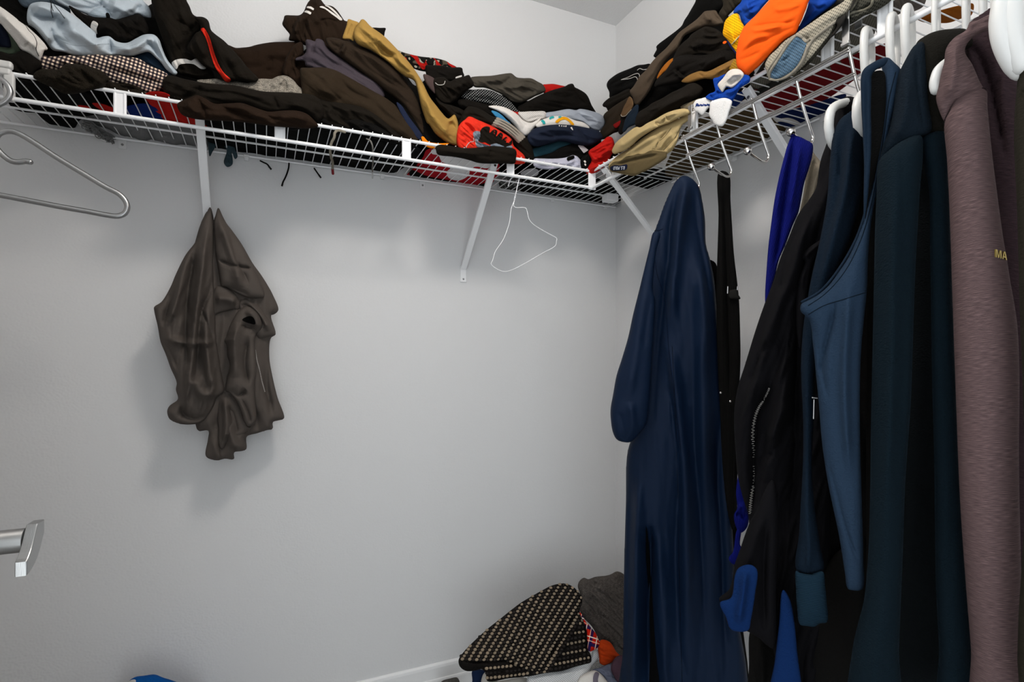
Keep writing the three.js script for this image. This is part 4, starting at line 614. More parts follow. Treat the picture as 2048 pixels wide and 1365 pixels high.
garment('brown_chinos', 'taupe brown chinos draped diagonally over the corner heap', 'pants', { c: 'D1', p: '340,1040 380,985 420,920 440,880 520,800 580,720 640,650 700,595 760,540 830,455 900,370 1000,295 1100,220 1150,170 1190,130 1250,120 1318,120 1345,160 1400,235 1410,270 1330,300 1180,312 1100,342 1030,372 960,410 920,480 880,560 830,610 780,655 735,710 700,765 670,820 640,880 600,960 560,1040 480,1150 425,1202 392,1180 375,1120', pl: Xp(-0.205), F: 0.035, B: 0.06, R: 0.02, m: fab(0x4d4135), cells: 9000,
  folds: [[10, 50, '400,1060 600,780 800,580 1000,400 1150,220'], [-9, 24, '620,860 740,680 860,540 940,420', 'v'], [9, 26, '1180,150 1200,200 1260,250'], [-9, 20, '1280,130 1310,190 1390,250', 'v'], [-6, 20, '1020,400 1110,330 1160,260', 'v']], wr: S(0.18, 0.05, -50, 0.003) });
garment('tan_strap_top', 'orange tan top peeking out between the brown chinos and the black trousers', 'top', { c: 'D1', p: '645,900 660,850 700,780 760,710 820,665 858,660 862,685 800,735 770,790 720,830', pl: Xp(-0.232), F: 0.018, B: 0.05, m: fab(0x9a5a1c), folds: [[-6, 12, '780,760 830,690 855,670', 'v']] });
garment('black_trousers', 'black trousers folded over, with an open pocket, in the corner heap', 'pants', { c: 'D1', p: '860,600 885,550 950,480 1010,430 1030,400 1100,350 1185,305 1220,300 1330,335 1400,390 1430,420 1470,480 1545,600 1555,660 1480,710 1350,700 1240,640 1100,620 1000,700 900,720 830,690', pl: Xp(-0.235), F: 0.035, B: 0.06, m: M.black2, cells: 7000, folds: [[-12, 20, '1190,315 1210,370 1280,380 1390,370', 'v'], [10, 24, '1180,330 1195,390 1280,410 1390,395'], [-10, 20, '1030,460 1060,560 1160,620', 'v'], [9, 22, '1010,440 1030,500 1090,560'], [-9, 20, '1060,540 1240,580 1420,530', 'v'], [7, 26, '1100,480 1250,500 1400,470']], wr: S(0.1, 0.035, -25, 0.005) });
garment('black_chinos', 'black chinos lying under the pair with the open pocket', 'pants', { c: 'D1', p: '620,985 650,900 720,840 830,690 900,640 1000,620 1150,630 1300,600 1450,560 1555,640 1540,690 1440,725 1200,805 1140,835 1050,880 960,925 850,960 740,975', pl: Xp(-0.25), F: 0.035, B: 0.08, m: M.black, cells: 6000, folds: [[10, 40, '1150,770 1280,680 1420,620'], [-9, 20, '1140,800 1220,700 1340,640', 'v'], [-7, 16, '720,900 850,830 920,760', 'v'], [8, 18, '830,800 900,860 940,900'], [-8, 14, '880,790 930,840 980,880', 'v']], wr: S(0.1, 0.035, -30, 0.004) });
garment('camel_pants', 'camel brown pants between the black chinos and the blue sock', 'pants', { c: 'D1', p: '925,930 960,890 1020,850 1080,825 1140,808 1200,815 1260,800 1330,765 1400,730 1470,695 1535,668 1560,690 1600,780 1560,800 1490,790 1430,845 1330,900 1180,900 1010,945', pl: Xp(-0.265), F: 0.025, B: 0.10, m: fab(0x7a5a30), folds: [[-7, 16, '1090,830 1150,850 1170,880', 'v'], [7, 24, '1300,830 1420,770 1500,720'], [-6, 14, '1350,870 1400,800 1440,750', 'v']], wr: S(0.08, 0.03, -35) });
garment('black_slacks', 'black slacks with a folded fly, lowest of the corner heap above the khaki shorts', 'pants', { c: 'C7', p: '438,430 445,380 470,320 560,262 600,230 700,180 800,120 900,75 960,40 1020,30 1080,60 1100,90 1060,160 1000,200 940,230 870,270 760,320 640,380 560,440 490,465 450,452', pl: Xp(-0.285), F: 0.035, B: 0.14, m: M.black2, cells: 7000, folds: [[-10, 16, '575,225 570,260 620,255 700,200 850,130 960,70', 'v'], [9, 14, '560,235 560,280 630,275 720,215'], [9, 40, '600,330 800,230 980,130'], [-6, 16, '960,110 970,60 1010,40', 'v']], wr: S(0.14, 0.04, -28, 0.003) });
{
  const g = garment('brown_shorts', 'faded brown shorts with a pale lining edge at the heap front', 'shorts', { c: 'C7', p: '298,350 310,310 330,260 350,225 385,160 410,180 425,240 400,295 370,325 345,352 315,360', pl: Xp(-0.245), F: 0.02, B: 0.05, m: fab(0x5c4630), folds: [[-6, 14, '320,330 360,280 410,240', 'v']] });
  cordOn(g, 'lining_edge', 'C7', '302,340 312,355 345,350 372,322 402,290', 0.0012, fab(0xb0a898), 0.8);
}
garment('dark_jeans', 'dark blue jeans leg slipping down behind the black slacks', 'pants', { c: 'C7', p: '318,510 325,450 350,370 390,310 440,250 470,240 470,330 455,380 446,430 400,452 370,470 340,505', pl: Xp(-0.26), F: 0.022, B: 0.06, m: fab(0x2a3a4c, { map: JEAN }), folds: [[-6, 14, '350,470 380,380 440,290', 'v']] });
garment('black_cardigan', 'black cardigan hem hanging between the dark jeans and the brown trousers', 'cardigan', { c: 'C7', p: '275,510 290,440 310,370 345,345 400,320 380,390 350,450 330,510 300,535', pl: Xp(-0.235), F: 0.02, B: 0.06, m: M.black });
{
  const g = garment('khaki_shorts', 'sand khaki shorts laid upside down over the front rail, waistband open', 'shorts', { c: 'C7', p: '180,835 200,805 260,745 320,705 380,668 500,575 640,480 760,415 900,362 950,332 985,365 940,410 900,440 880,480 862,560 832,640 800,690 752,722 748,755 700,795 640,832 560,880 500,905 440,932 330,921 260,905 200,890', pl: Xp(-0.318), F: 0.016, B: 0.10, R: 0.010, m: sand, cells: 9000, folds: [[8, 30, '300,740 450,650 640,540'], [-7, 8, '640,690 650,640 700,560 760,490', 'v'], [-5, 8, '600,680 680,690', 'v'], [7, 14, '670,690 720,600 800,520'], [-7, 12, '700,700 760,620 840,560 870,480', 'v'], [6, 16, '760,690 810,620 850,570'], [-9, 12, '250,830 420,780 680,725'], [-3, 3, '450,740 450,830 440,920', 'v']], wr: S(0.12, 0.04, -35, 0.002) });
  onto(g, 'waistband_inside', { c: 'C7', p: '190,850 230,805 300,788 360,745 420,738 470,722 520,724 600,688 660,694 742,702 742,755 700,792 640,828 560,876 500,900 440,926 330,914 205,886', F: 0.001, lift: 0.0015, m: fab(0x5f5238, { k: 'weave' }) }, 'inside of the waistband, its shade put into a darker colour');  // darker colour paints the shade inside the open waistband
  const lab = fab(0x141a30, { k: 'weave' });
  const l = onto(g, 'neck_label', { c: 'C7', p: '200,850 240,830 300,832 364,822 362,862 350,874 290,882 230,884 206,874', lift: 0.004, F: 0.001, m: lab, R: 0.001 }, 'navy woven brand label');
  cordOn(g, 'waist_edge', 'C7', '186,842 230,800 300,784 360,742 420,734 470,718 520,720 600,684 660,690 742,698', 0.0016, sand, 0.7);
  cordOn(g, 'fly_stitch', 'C7', '640,660 660,610 720,560 790,470', 0.0006, fab(0x4c4638), 0.6); cordOn(g, 'seam', 'C7', '702,700 760,640 830,560 875,470', 0.0006, fab(0x4c4638), 0.6);
  const font = await new FontLoader().loadAsync('fonts/droid/droid_sans_bold.typeface.json');
  globalThis.__f = font;
  const P0 = hit(surf.get(g).pl, 1180 + 348 / 4.873, 160 + 838 / 4.873), P1 = hit(surf.get(g).pl, 1180 + 236 / 4.873, 160 + 842 / 4.873), ex = P1.clone().sub(P0), L = ex.length(); ex.normalize();
  const n = surf.get(g).pl.n, ey = n.clone().cross(ex), tg = new TextGeometry('U.S. POLO', { font, size: 1, depth: 0.03, curveSegments: 2 }); tg.computeBoundingBox(); const k = L / tg.boundingBox.max.x;
  const tm = new THREE.Matrix4().makeBasis(ex.clone().multiplyScalar(k), ey.clone().multiplyScalar(k), n.clone().multiplyScalar(0.01)); tm.setPosition(P0.addScaledVector(surf.get(g).dir, surf.get(g).H(1180 + 290 / 4.873, 160 + 858 / 4.873) + 0.0075)); tg.applyMatrix4(tm);
  part(g, tg, fab(0xb9bcc4, { k: 'none' }), 'lettering');
  piece(g, 'folded_leg', { c: 'C7', p: '213,695 225,660 250,615 330,545 450,458 490,462 560,420 640,382 700,345 760,315 850,288 920,280 958,290 970,325 930,345 880,365 820,395 760,425 700,445 640,474 560,520 480,575 410,640 340,690 280,712 235,722', pl: Xp(-0.335), F: 0.02, B: 0.03, R: 0.013, m: sand, cells: 6000, folds: [[-8, 8, '640,400 650,440 700,462 760,440', 'v'], [-8, 8, '655,395 665,425 705,420 735,360 760,390 790,395', 'v'], [7, 10, '690,400 720,370 760,350 860,310'], [6, 26, '260,660 420,560 600,450'], [-5, 10, '470,465 380,560 300,620', 'v'], [-6, 8, '760,420 860,370 940,320', 'v']] }, 'rolled leg');
}
garment('tan_cargo', 'faded olive khaki fabric bundle behind the white blue sock', 'shorts', { c: 'C7', p: '880,260 930,230 1000,205 1080,180 1060,260 1040,330 985,345 950,320 900,290', pl: Xp(-0.29), F: 0.025, B: 0.10, m: fab(0x6d6350), wr: S(0.08, 0.03, -30) });
{
  const g = garment('gold_jersey', 'bright gold perforated jersey beside the orange shirt', 'jersey', { c: 'D1', p: '1398,392 1405,320 1420,250 1450,205 1530,155 1572,160 1600,230 1645,312 1625,380 1600,420 1575,520 1562,605 1525,560 1490,510 1450,455', pl: Xp(-0.27), F: 0.03, B: 0.06, m: fab(0xf2ae0c, { map: HOLE }), folds: [[-6, 14, '1520,450 1560,420 1600,400', 'v'], [6, 24, '1440,300 1500,400 1550,500']], wr: S(0.1, 0.04, 60, 0.002) });
  cordOn(g, 'neck_trim', 'D1', '1452,460 1490,530 1550,605', 0.002, fab(0x1c2250), 0.8); cordOn(g, 'neck_trim', 'D1', '1500,505 1545,455 1590,408', 0.0015, fab(0xd8cc98), 0.8);
  onto(g, 'tassel', { c: 'D1', p: '1396,482 1420,466 1442,472 1430,492 1405,500', m: orangeC, lift: 0.004 });
}
garment('royal_blue_shirt', 'royal blue shirt crumpled between the gold jersey and the orange shirt', 'shirt', { c: 'D1', p: '1518,150 1530,105 1560,70 1600,30 1640,-50 1960,-50 1900,25 1820,120 1740,240 1690,290 1640,322 1610,250 1580,165', pl: Xp(-0.245), F: 0.03, B: 0.06, m: royal, folds: [[-9, 18, '1590,40 1620,140 1560,150', 'v'], [-8, 16, '1640,180 1700,220 1760,180', 'v'], [9, 22, '1680,40 1700,120 1760,160'], [9, 20, '1540,110 1620,90 1700,20']], wr: S(0.08, 0.03, -30, 0.005) });
garment('dark_olive_bag', 'dark crumpled windbreaker behind the gold jersey', 'jacket', { c: 'D1', p: '1380,-60 1680,-60 1600,40 1520,120 1440,200 1410,260 1350,160 1400,60', pl: Xp(-0.20), F: 0.03, B: 0.06, m: fab(0x2a251d), wr: S(0.1, 0.03, 70, 0.006) });
garment('gold_cloth', 'dull gold perforated cloth peeking out below the gold jersey', 'cloth', { c: 'D1', p: '1470,790 1500,720 1540,670 1570,740 1620,800 1560,830', pl: Xp(-0.275), F: 0.015, B: 0.06, m: fab(0x9a7424, { map: HOLE }) });
garment('blue_tank', 'royal blue tank top between the orange shirt and the grey jersey', 'top', { c: 'D2', p: '860,400 900,300 950,200 1000,60 1020,-60 1360,-60 1300,40 1200,120 1100,195 1010,270 940,330', pl: Xp(-0.272), F: 0.03, B: 0.08, m: royal, folds: [[9, 30, '960,240 1080,120 1200,20'], [-8, 16, '1060,60 1120,100 1200,60', 'v']], wr: S(0.1, 0.04, -50) });
garment('orange_shirt', 'bright orange athletic shirt hanging over the side shelf front', 'shirt', { c: 'D2', p: '182,645 190,560 205,490 220,420 245,360 270,310 330,245 400,180 480,90 560,0 610,-70 1060,-70 1005,25 985,90 960,150 930,230 900,290 860,380 800,420 740,455 670,520 600,590 520,675 440,758 370,815 300,866 265,830 240,802 200,770', pl: Xp(-0.322), F: 0.04, B: 0.10, R: 0.03, m: orangeC, cells: 9000, folds: [[-4, 16, '320,308 460,290 600,270 760,260 900,220', 'v'], [5, 26, '340,350 520,330 700,290'], [-4, 18, '230,620 380,500 520,450 700,370 890,290', 'v'], [5, 30, '250,570 400,440 560,400'], [-4, 18, '200,700 340,640 470,580', 'v'], [4, 30, '600,120 760,100 940,40'], [-4, 14, '300,850 420,730 560,600', 'v']], wr: S(0.16, 0.05, -35, 0.002) });
{
  const g = garment('grey_jersey', 'grey perforated jersey with a blue lined armhole, on the side shelf front', 'jersey', { c: 'D2', p: '840,400 880,370 1000,285 1100,215 1200,145 1300,85 1400,20 1480,-70 1530,-70 1480,90 1420,165 1330,230 1320,300 1270,400 1200,490 1130,590 1060,680 1000,720 920,790 860,840 780,880 700,900 640,910 590,908 560,895 545,860 525,800 510,740 530,690 570,630 640,565 700,500 770,440', pl: Xp(-0.335), F: 0.025, B: 0.10, R: 0.016, m: greyMesh, cells: 9000, folds: [[6, 30, '900,400 1100,270 1300,150'], [-7, 20, '860,390 960,440 1040,440', 'v'], [-6, 40, '640,820 760,690 900,500', 'f'], [4, 14, '700,760 800,650 930,560'], [-5, 10, '690,700 800,640 900,570', 'v']], wr: S(0.14, 0.05, -35, 0.002) });
  onto(g, 'armhole_lining', { c: 'D2', p: '575,865 590,800 650,710 720,600 780,510 830,450 880,408 930,425 985,470 970,540 940,620 890,720 820,800 740,855 650,898 600,900', F: 0.001, lift: 0.001, m: blueLining }, 'slate blue inner lining');
  cordOn(g, 'armhole_hem', 'D2', '568,880 575,820 640,715 715,598 775,508 830,445 880,402 930,418 990,472 1030,440 1060,450', 0.0028, fab(0xaca495), 0.9); cordOn(g, 'armhole_hem', 'D2', '548,850 555,790 620,690 700,580 770,480 830,420', 0.0022, fab(0xaca495), 0.9); cordOn(g, 'hem', 'D2', '575,895 650,905 760,870 850,800 940,690 990,560 1060,450 1200,330 1320,240', 0.0028, fab(0xaca495), 0.9);
  onto(g, 'side_panel', { c: 'D2', p: '860,840 940,760 1040,640 1140,520 1240,390 1320,250 1334,300 1260,430 1190,520 1110,620 1010,730 920,800', m: fab(0x38362e, { map: HOLE }), lift: 0.002 }, 'dark side panel');
}
garment('black_strap', 'black elastic strap lying on the grey jersey by the rack clip', 'strap', { c: 'D2', p: '1310,238 1360,205 1425,165 1440,190 1400,270 1350,340 1290,410 1240,440 1250,410 1330,300', pl: Xp(-0.345), F: 0.008, B: 0.03, R: 0.008, m: M.blackSmooth });
{
  const g = garment('charcoal_jersey', 'charcoal perforated jersey further along the side shelf', 'jersey', { c: 'D2', p: '1400,300 1380,280 1420,230 1440,180 1500,100 1560,20 1600,-70 1990,-70 1930,20 1850,80 1760,130 1700,160 1640,180 1580,220 1500,270', pl: Xp(-0.318), F: 0.03, B: 0.10, m: fab(0x3b3a33, { map: HOLE }), folds: [[-9, 20, '1480,110 1560,140 1640,110 1720,40', 'v'], [9, 20, '1460,190 1560,180 1680,120']], wr: S(0.1, 0.04, -35) });
  cordOn(g, 'hem', 'D2', '1425,175 1480,130 1540,50 1590,-60', 0.0022, fab(0x8d8878), 0.9); cordOn(g, 'hem', 'D2', '1440,215 1500,150 1570,130 1640,112 1720,60 1740,-40', 0.0022, fab(0x8d8878), 0.9);
}
{
  const wh = M.whiteSock, bl = fab(0x123f9a, { k: 'rib', bump: 0.0008 });
  const g = garment('ankle_sock', 'blue and white ankle sock with its white toe hanging between the wires', 'sock', { c: 'D1', p: '1200,1110 1240,1070 1310,1035 1300,980 1290,895 1340,880 1430,842 1395,900 1345,960 1390,1045 1440,1020 1500,1000 1560,955 1640,850 1705,872 1700,935 1600,1000 1550,1080 1500,1155 1440,1120 1380,1120 1280,1145 1225,1130', pl: Xp(-0.335), F: 0.010, B: 0.02, R: 0.008, m: bl, folds: [[-7, 14, '1310,1040 1380,1060 1440,1030', 'v'], [-6, 12, '1250,1070 1270,1100 1290,1130', 'v'], [8, 20, '1420,1060 1500,1040 1620,940']], wr: S(0.06, 0.02, -30, 0.003) });
  piece(g, 'toe', { c: 'D1', p: '1240,1310 1246,1250 1258,1165 1290,1145 1380,1118 1440,1118 1502,1152 1490,1220 1470,1275 1440,1370 1390,1440 1310,1420 1275,1370', pl: Xp(-0.34), F: 0.009, B: 0.012, R: 0.009, m: wh, folds: [[-2, 5, '1430,1140 1400,1260 1400,1360', 'v']] }, 'white toe');
  piece(g, 'heel', { c: 'D1', p: '1338,965 1400,890 1450,820 1500,788 1545,784 1592,792 1640,850 1575,940 1500,1000 1440,990 1392,1048 1360,1010', pl: Xp(-0.338), F: 0.009, B: 0.01, R: 0.007, m: fab(0xc9c2ba), folds: [[7, 14, '1440,930 1510,860 1600,850'], [-7, 12, '1450,960 1540,920 1620,860', 'v']] }, 'white turned cuff');
  const h = garment('ankle_sock', 'white sock toe with blue script lettering, on the front rail beside the blue one', 'sock', { c: 'D1', p: '1058,1200 1075,1160 1092,1140 1150,1122 1210,1108 1250,1130 1278,1155 1262,1200 1225,1240 1162,1312 1115,1280 1080,1265', pl: Xp(-0.328), F: 0.009, B: 0.02, R: 0.009, m: wh, wr: S(0.06, 0.03, -30, 0.001) });
  for (let i = 0; i < 8; i++) { const x = 1095 + i * 20, y = 1196 - i * 1 + (i % 2) * 5; cordOn(h, 'script_letter', 'D1', `${x},${y + 12} ${x + 6},${y - 8} ${x + 12},${y + 8} ${x + 20},${y - 2}`, 0.0009, bl, 0.5); }
  cordOn(h, 'script_letter', 'D1', '1090,1215 1102,1180 1118,1188 1104,1202', 0.0009, bl, 0.5);
  for (let i = 0; i < 4; i++) { const x = 1385 + i * 24, y = 968 + i * 6; cordOn(g, 'script_letter', 'D1', `${x},${y} ${x + 8},${y + 16} ${x + 14},${y + 2} ${x + 24},${y + 12}`, 0.0008, bl, 8); }
}
// below: seen through the wires of the side shelf
under('khaki_trousers', 'brown khaki trousers folded on the side shelf wires, seen from below', 'pants', 'A3', '560,1035 600,910 720,725 900,680 1090,640 1200,700 1290,770 1340,800 1220,850 1090,890 930,950 800,1000 720,1035 620,1050', fab(0x54442e), { cells: 7000, F: 0.008, folds: [[-6, 14, '760,760 900,860 1000,920', 'v'], [-6, 14, '900,700 1000,800 1100,860', 'v'], [5, 30, '680,900 820,860 900,800'], [-6, 10, '980,820 1040,780 1100,800', 'v']], wr: S(0.07, 0.02, 20, 0.004) });
under('red_jersey', 'dark red jersey spread on the side shelf wires, seen from below', 'jersey', 'A3', '1060,560 1200,500 1500,380 1750,300 1900,260 1900,380 1760,430 1480,610 1250,650 1160,660', fab(0x6e1014));
under('navy_jersey', 'navy jersey with a white stripe on the side shelf wires, seen from below', 'jersey', 'A3', '1200,690 1360,640 1500,595 1640,560 1560,680 1480,725 1390,768 1300,762 1225,730', fab(0x10204e, { k: 'weave' }));
onto(scene.getObjectByName('navy_jersey'), 'white_stripe', { c: 'A3', p: '1205,695 1225,705 1300,700 1360,725 1400,764 1385,768 1330,742 1240,722 1215,740', m: M.white }, 'white stripe');
under('grey_jersey', 'grey perforated jersey lying on the side shelf wires, seen from below', 'jersey', 'D2', '330,925 420,870 560,860 700,880 900,720 1100,540 1320,380 1500,230 1740,90 1760,380 1400,730 1280,800 1120,850 900,920 700,980 560,960 430,1010', fab(0x6e6a60, { map: HOLE }));
under('blue_sock', 'deep blue sock end on the wires behind the white blue sock', 'sock', 'D2', '140,1140 200,1060 300,1040 260,1130 200,1200 130,1230', fab(0x0f2a66));
under('black_sweater', 'black sweater on the side shelf wires behind the khaki shorts, seen from below', 'sweater', 'A3', '280,1070 330,1030 440,1010 560,1000 610,1060 560,1112 480,1125 390,1105 320,1090', M.black3);
under('orange_cloth', 'orange brown cloth on the wires above the hangers, seen from below', 'cloth', 'D4', '800,190 900,150 1080,100 1240,60 1400,40 1380,160 1260,200 1140,240 1000,240 860,230', fab(0x8a4c10));
under('taupe_sweater', 'taupe knit on the wires above the white hangers, seen from below', 'sweater', 'D4', '340,160 480,60 600,-40 900,-60 880,60 780,120 600,160 520,300 400,360 360,260', fab(0x6a625c), { wr: S(0.04, 0.012, 60, 0.003) });
// ---------------------------------------------------------------- grey jacket hanging from the diagonal support
{
  const grey = fab(0x524b46, { k: 'weave', rough: 0.85 }), pl = Zp(0.095), D = (z) => Zp(z);
  const g = garment('grey_jacket', 'charcoal grey cotton jacket hung by its hem on the diagonal shelf support', 'jacket', { c: 'B5', p: '405,36 418,70 426,110 434,72 446,40 480,108 520,160 570,232 620,320 660,375 692,425 722,480 750,562 714,582 736,680 712,700 705,800 722,900 746,1000 779,1106 750,1116 722,1125 722,1158 690,1166 640,1182 590,1198 588,1262 556,1272 526,1278 526,1312 480,1310 440,1318 384,1298 394,1212 396,1168 345,1168 330,1130 300,900 260,500 330,210 362,110', pl, F: 0.03, B: 0.07, R: 0.03, fm: 1.7, m: grey, cells: 8000,
    folds: [[-9, 14, '700,700 690,900 720,1100', 'v'], [-8, 12, '450,1080 460,1200 450,1300', 'v'], [-8, 12, '590,1000 640,1100 640,1180', 'v'], [8, 20, '490,1100 520,1200 560,1270'], [7, 16, '420,1200 440,1260 440,1310']], wr: S(0.2, 0.04, 95, 0.004) });
  piece(g, 'sleeve', { c: 'B5', p: '405,36 420,110 424,200 422,350 426,480 434,620 438,720 452,800 468,900 478,965 462,985 440,1000 425,1040 402,1085 370,1120 330,1134 270,1136 225,1124 198,1106 188,1068 200,1042 242,1008 232,960 236,925 205,850 180,780 155,720 140,640 122,560 122,542 160,515 205,440 230,380 280,280 332,210 348,160 362,108 385,70', pl: D(0.118), F: 0.045, B: 0.03, R: 0.035, fm: 1.7, m: grey, cells: 12000,
    folds: [[12, 18, '395,120 370,300 345,500 320,720 300,900 262,1050'], [-12, 14, '330,220 310,360 290,500 280,700 300,860', 'v'], [10, 16, '300,250 260,400 230,540 200,620'], [-10, 12, '205,445 190,560 160,640', 'v'], [-11, 12, '420,360 400,480 360,560 340,760 330,900', 'v'], [11, 20, '400,520 385,700 400,860 420,960'], [-9, 12, '360,560 420,700 430,760', 'v'], [-10, 14, '250,1010 270,1080 330,1105 400,1080', 'v'], [8, 14, '190,700 280,720 360,720 440,715'], [9, 26, '330,880 360,960 440,970'], [-7, 12, '150,700 200,760 240,860', 'v']], wr: S(0.1, 0.03, 100, 0.003) }, 'bunched sleeve');
  piece(g, 'collar_flap', { c: 'B5', p: '446,40 470,85 488,118 520,160 560,220 600,290 630,350 655,405 679,490 640,498 600,496 560,482 530,466 495,445 462,436 450,380 440,320 430,260 427,190 424,120 434,72', pl: D(0.125), F: 0.035, B: 0.03, R: 0.02, fm: 1.7, m: grey, cells: 6000, folds: [[-6, 6, '435,300 520,330 640,350', 'v'], [8, 22, '450,100 500,220 540,340 550,440'], [-7, 14, '500,160 540,300 600,420', 'v'], [-5, 8, '465,436 530,452 600,480', 'v']] }, 'upper flap');
  piece(g, 'back_panel', { c: 'B5', p: '600,300 640,360 690,425 725,490 748,562 712,582 690,520 640,460', pl: D(0.085), F: 0.02, B: 0.03, fm: 1.7, m: grey });
  piece(g, 'pocket_flap', { c: 'B5', p: '420,470 445,432 490,444 545,490 550,558 520,556 485,566 450,575 424,586 415,540', pl: D(0.122), F: 0.02, B: 0.03, R: 0.014, fm: 1.7, m: grey, folds: [[7, 20, '430,500 490,500 540,520']] });
  piece(g, 'shoulder_fold', { c: 'B5', p: '548,520 570,495 620,510 660,545 690,590 715,630 736,682 700,694 660,708 636,690 600,640 560,580', pl: D(0.112), F: 0.03, B: 0.03, R: 0.02, fm: 1.7, m: grey, folds: [[-8, 12, '560,530 620,560 680,640', 'v'], [8, 14, '600,520 660,580 710,660']] });
  const sl = piece(g, 'rolled_cuff', { c: 'B5', p: '500,650 520,605 545,565 580,540 615,545 645,570 665,610 668,650 640,680 632,720 636,780 640,860 630,930 632,1000 638,1112 620,1140 600,1148 575,1120 556,1060 530,1010 500,975 482,965 490,900 505,830 492,790 490,740 478,712 488,690', pl: D(0.130), F: 0.04, B: 0.03, R: 0.03, fm: 1.7, m: grey, cells: 8000, folds: [[-10, 16, '560,640 620,650 640,690', 'v'], [12, 24, '540,620 520,760 520,900'], [-10, 16, '600,690 580,820 600,940', 'v'], [-9, 12, '500,960 550,990 590,960', 'v'], [10, 18, '590,560 640,600 650,660'], [-6, 8, '560,1000 600,1080 610,1130', 'v']] }, 'rolled up cuff');
  onto(sl, 'cuff_opening_shade', { c: 'B5', p: '566,612 590,596 615,596 628,610 632,634 612,630 590,624', m: M.black3, F: 0.0005, lift: 0.0005 }, 'dark patch painted for the shade in the cuff opening');  // flat black patch on the sleeve, shade of the opening painted in
  piece(g, 'front_panel', { c: 'B5', p: '480,960 520,990 550,1040 575,1100 600,1145 636,1130 590,1180 560,1196 500,1220 470,1260 452,1254 446,1160 440,1080 450,1000', pl: D(0.112), F: 0.025, B: 0.02, R: 0.02, fm: 1.7, m: grey, folds: [[8, 16, '480,1000 490,1120 480,1220'], [-7, 10, '500,1040 530,1130 540,1180', 'v']] });
  const zip = []; { const q = smooth(pts('B5', '634,760 642,810 655,860 668,920 682,970'), false, 8), Sf = surf.get(g); q.forEach(([x, y], i) => { const c = hit(Zp(0.128), x, y); zip.push(box(0.0026, 0.0012, 0.0015, c.x, c.y, c.z + (i % 2) * 0.0008, 0.0004)); }); }
  part(g, mergeGeometries(zip), M.white, 'zipper', 'pale zipper teeth');
  part(g, bar(hit(Zp(0.118), 260 + 440 / 2.528, 400 + 590 / 2.528), hit(Zp(0.118), 260 + 444 / 2.528, 400 + 640 / 2.528), 0.0016), M.alu, 'zip_pull', 'small metal zip pull');
}
// ---------------------------------------------------------------- on the chrome hooks
{
  const nv = fab(0x06182f, { k: 'weave', rough: 0.6, spec: 0.3 }), pl = Vp(1350, 1.30);
  const g = garment('navy_coat', 'long shiny navy blue coat hung on the first chrome hook', 'coat', { p: '1361,356 1372,354 1385,361 1398,376 1405,405 1410,440 1412,490 1420,520 1428,560 1433,620 1437,700 1442,780 1450,860 1458,960 1465,1060 1471,1200 1482,1420 1246,1420 1246,1300 1247,1200 1249,1100 1252,1000 1256,900 1280,840 1296,760 1302,640 1300,560 1306,500 1309,466 1318,440 1328,412 1340,385 1350,366', pl, F: 0.05, B: 0.06, R: 0.04, fm: 1.35, m: nv, cells: 16000, step: 3.4,
    folds: [[12, 9, '1378,370 1362,450 1350,560 1340,680'], [-13, 8, '1358,372 1344,440 1338,520 1328,600 1316,700 1306,860', 'v'], [-12, 8, '1390,380 1396,460 1410,540 1420,620', 'v'], [12, 12, '1340,700 1350,800 1366,940 1372,1100 1376,1360'], [-14, 10, '1330,700 1345,820 1358,960 1352,1100 1360,1300', 'v'], [12, 14, '1400,520 1406,640 1404,800 1412,1000'], [-12, 12, '1390,700 1388,860 1400,1040 1410,1300', 'v'], [-26, 9, '1300,1046 1302,1120 1296,1240 1300,1400', 'v'], [12, 10, '1282,940 1276,1080 1272,1240 1270,1400'], [10, 9, '1318,1060 1326,1200 1334,1400'], [-16, 14, '1440,820 1436,960 1444,1100 1450,1380', 'v'], [-10, 8, '1262,960 1258,1100 1256,1300', 'v']], wr: S(0.3, 0.07, 88, 0.0026) });
  onto(g, 'slit_shade', { p: '1295,1044 1299,1100 1306,1200 1314,1300 1324,1420 1302,1420 1301,1300 1297,1180 1293,1100', m: fab(0x030304) }, 'dark strip painted for the shade in the coat slit');  // dark decal on the coat paints the shade within its slit
  cordOn(g, 'seam', 'P', '1345,700 1350,800 1354,900 1356,1000 1360,1200 1366,1400', 0.0006, fab(0x050c18), 0.4);
  piece(g, 'sleeve', { p: '1308,464 1320,466 1313,500 1308,540 1306,580 1310,600 1308,660 1304,720 1302,760 1297,820 1292,850 1286,858 1274,874 1260,885 1248,885 1234,880 1226,866 1222,844 1221,820 1226,790 1233,752 1243,720 1256,676 1266,630 1276,590 1287,545 1298,500', pl: Vp(1262, 1.255), F: 0.045, B: 0.04, R: 0.05, m: nv, cells: 8000, folds: [[-8, 5, '1240,868 1256,880 1282,862', 'v'], [8, 12, '1290,560 1270,680 1254,800'], [-7, 8, '1304,590 1294,640 1288,700', 'v'], [7, 7, '1262,800 1266,840 1262,880'], [-6, 6, '1240,820 1246,850 1250,876', 'v']], wr: S(0.2, 0.08, 105, 0.0015) }, 'sleeve with a gathered cuff');
  cordOn(g, 'seam', 'P', '1310,520 1316,560 1330,600 1338,700 1350,800 1362,900', 0.0007, fab(0x0a1428), 0.4);
  cordOn(g, 'seam', 'P', '1309,464 1318,470 1326,468', 0.0007, fab(0x0a1428), 0.4);
}
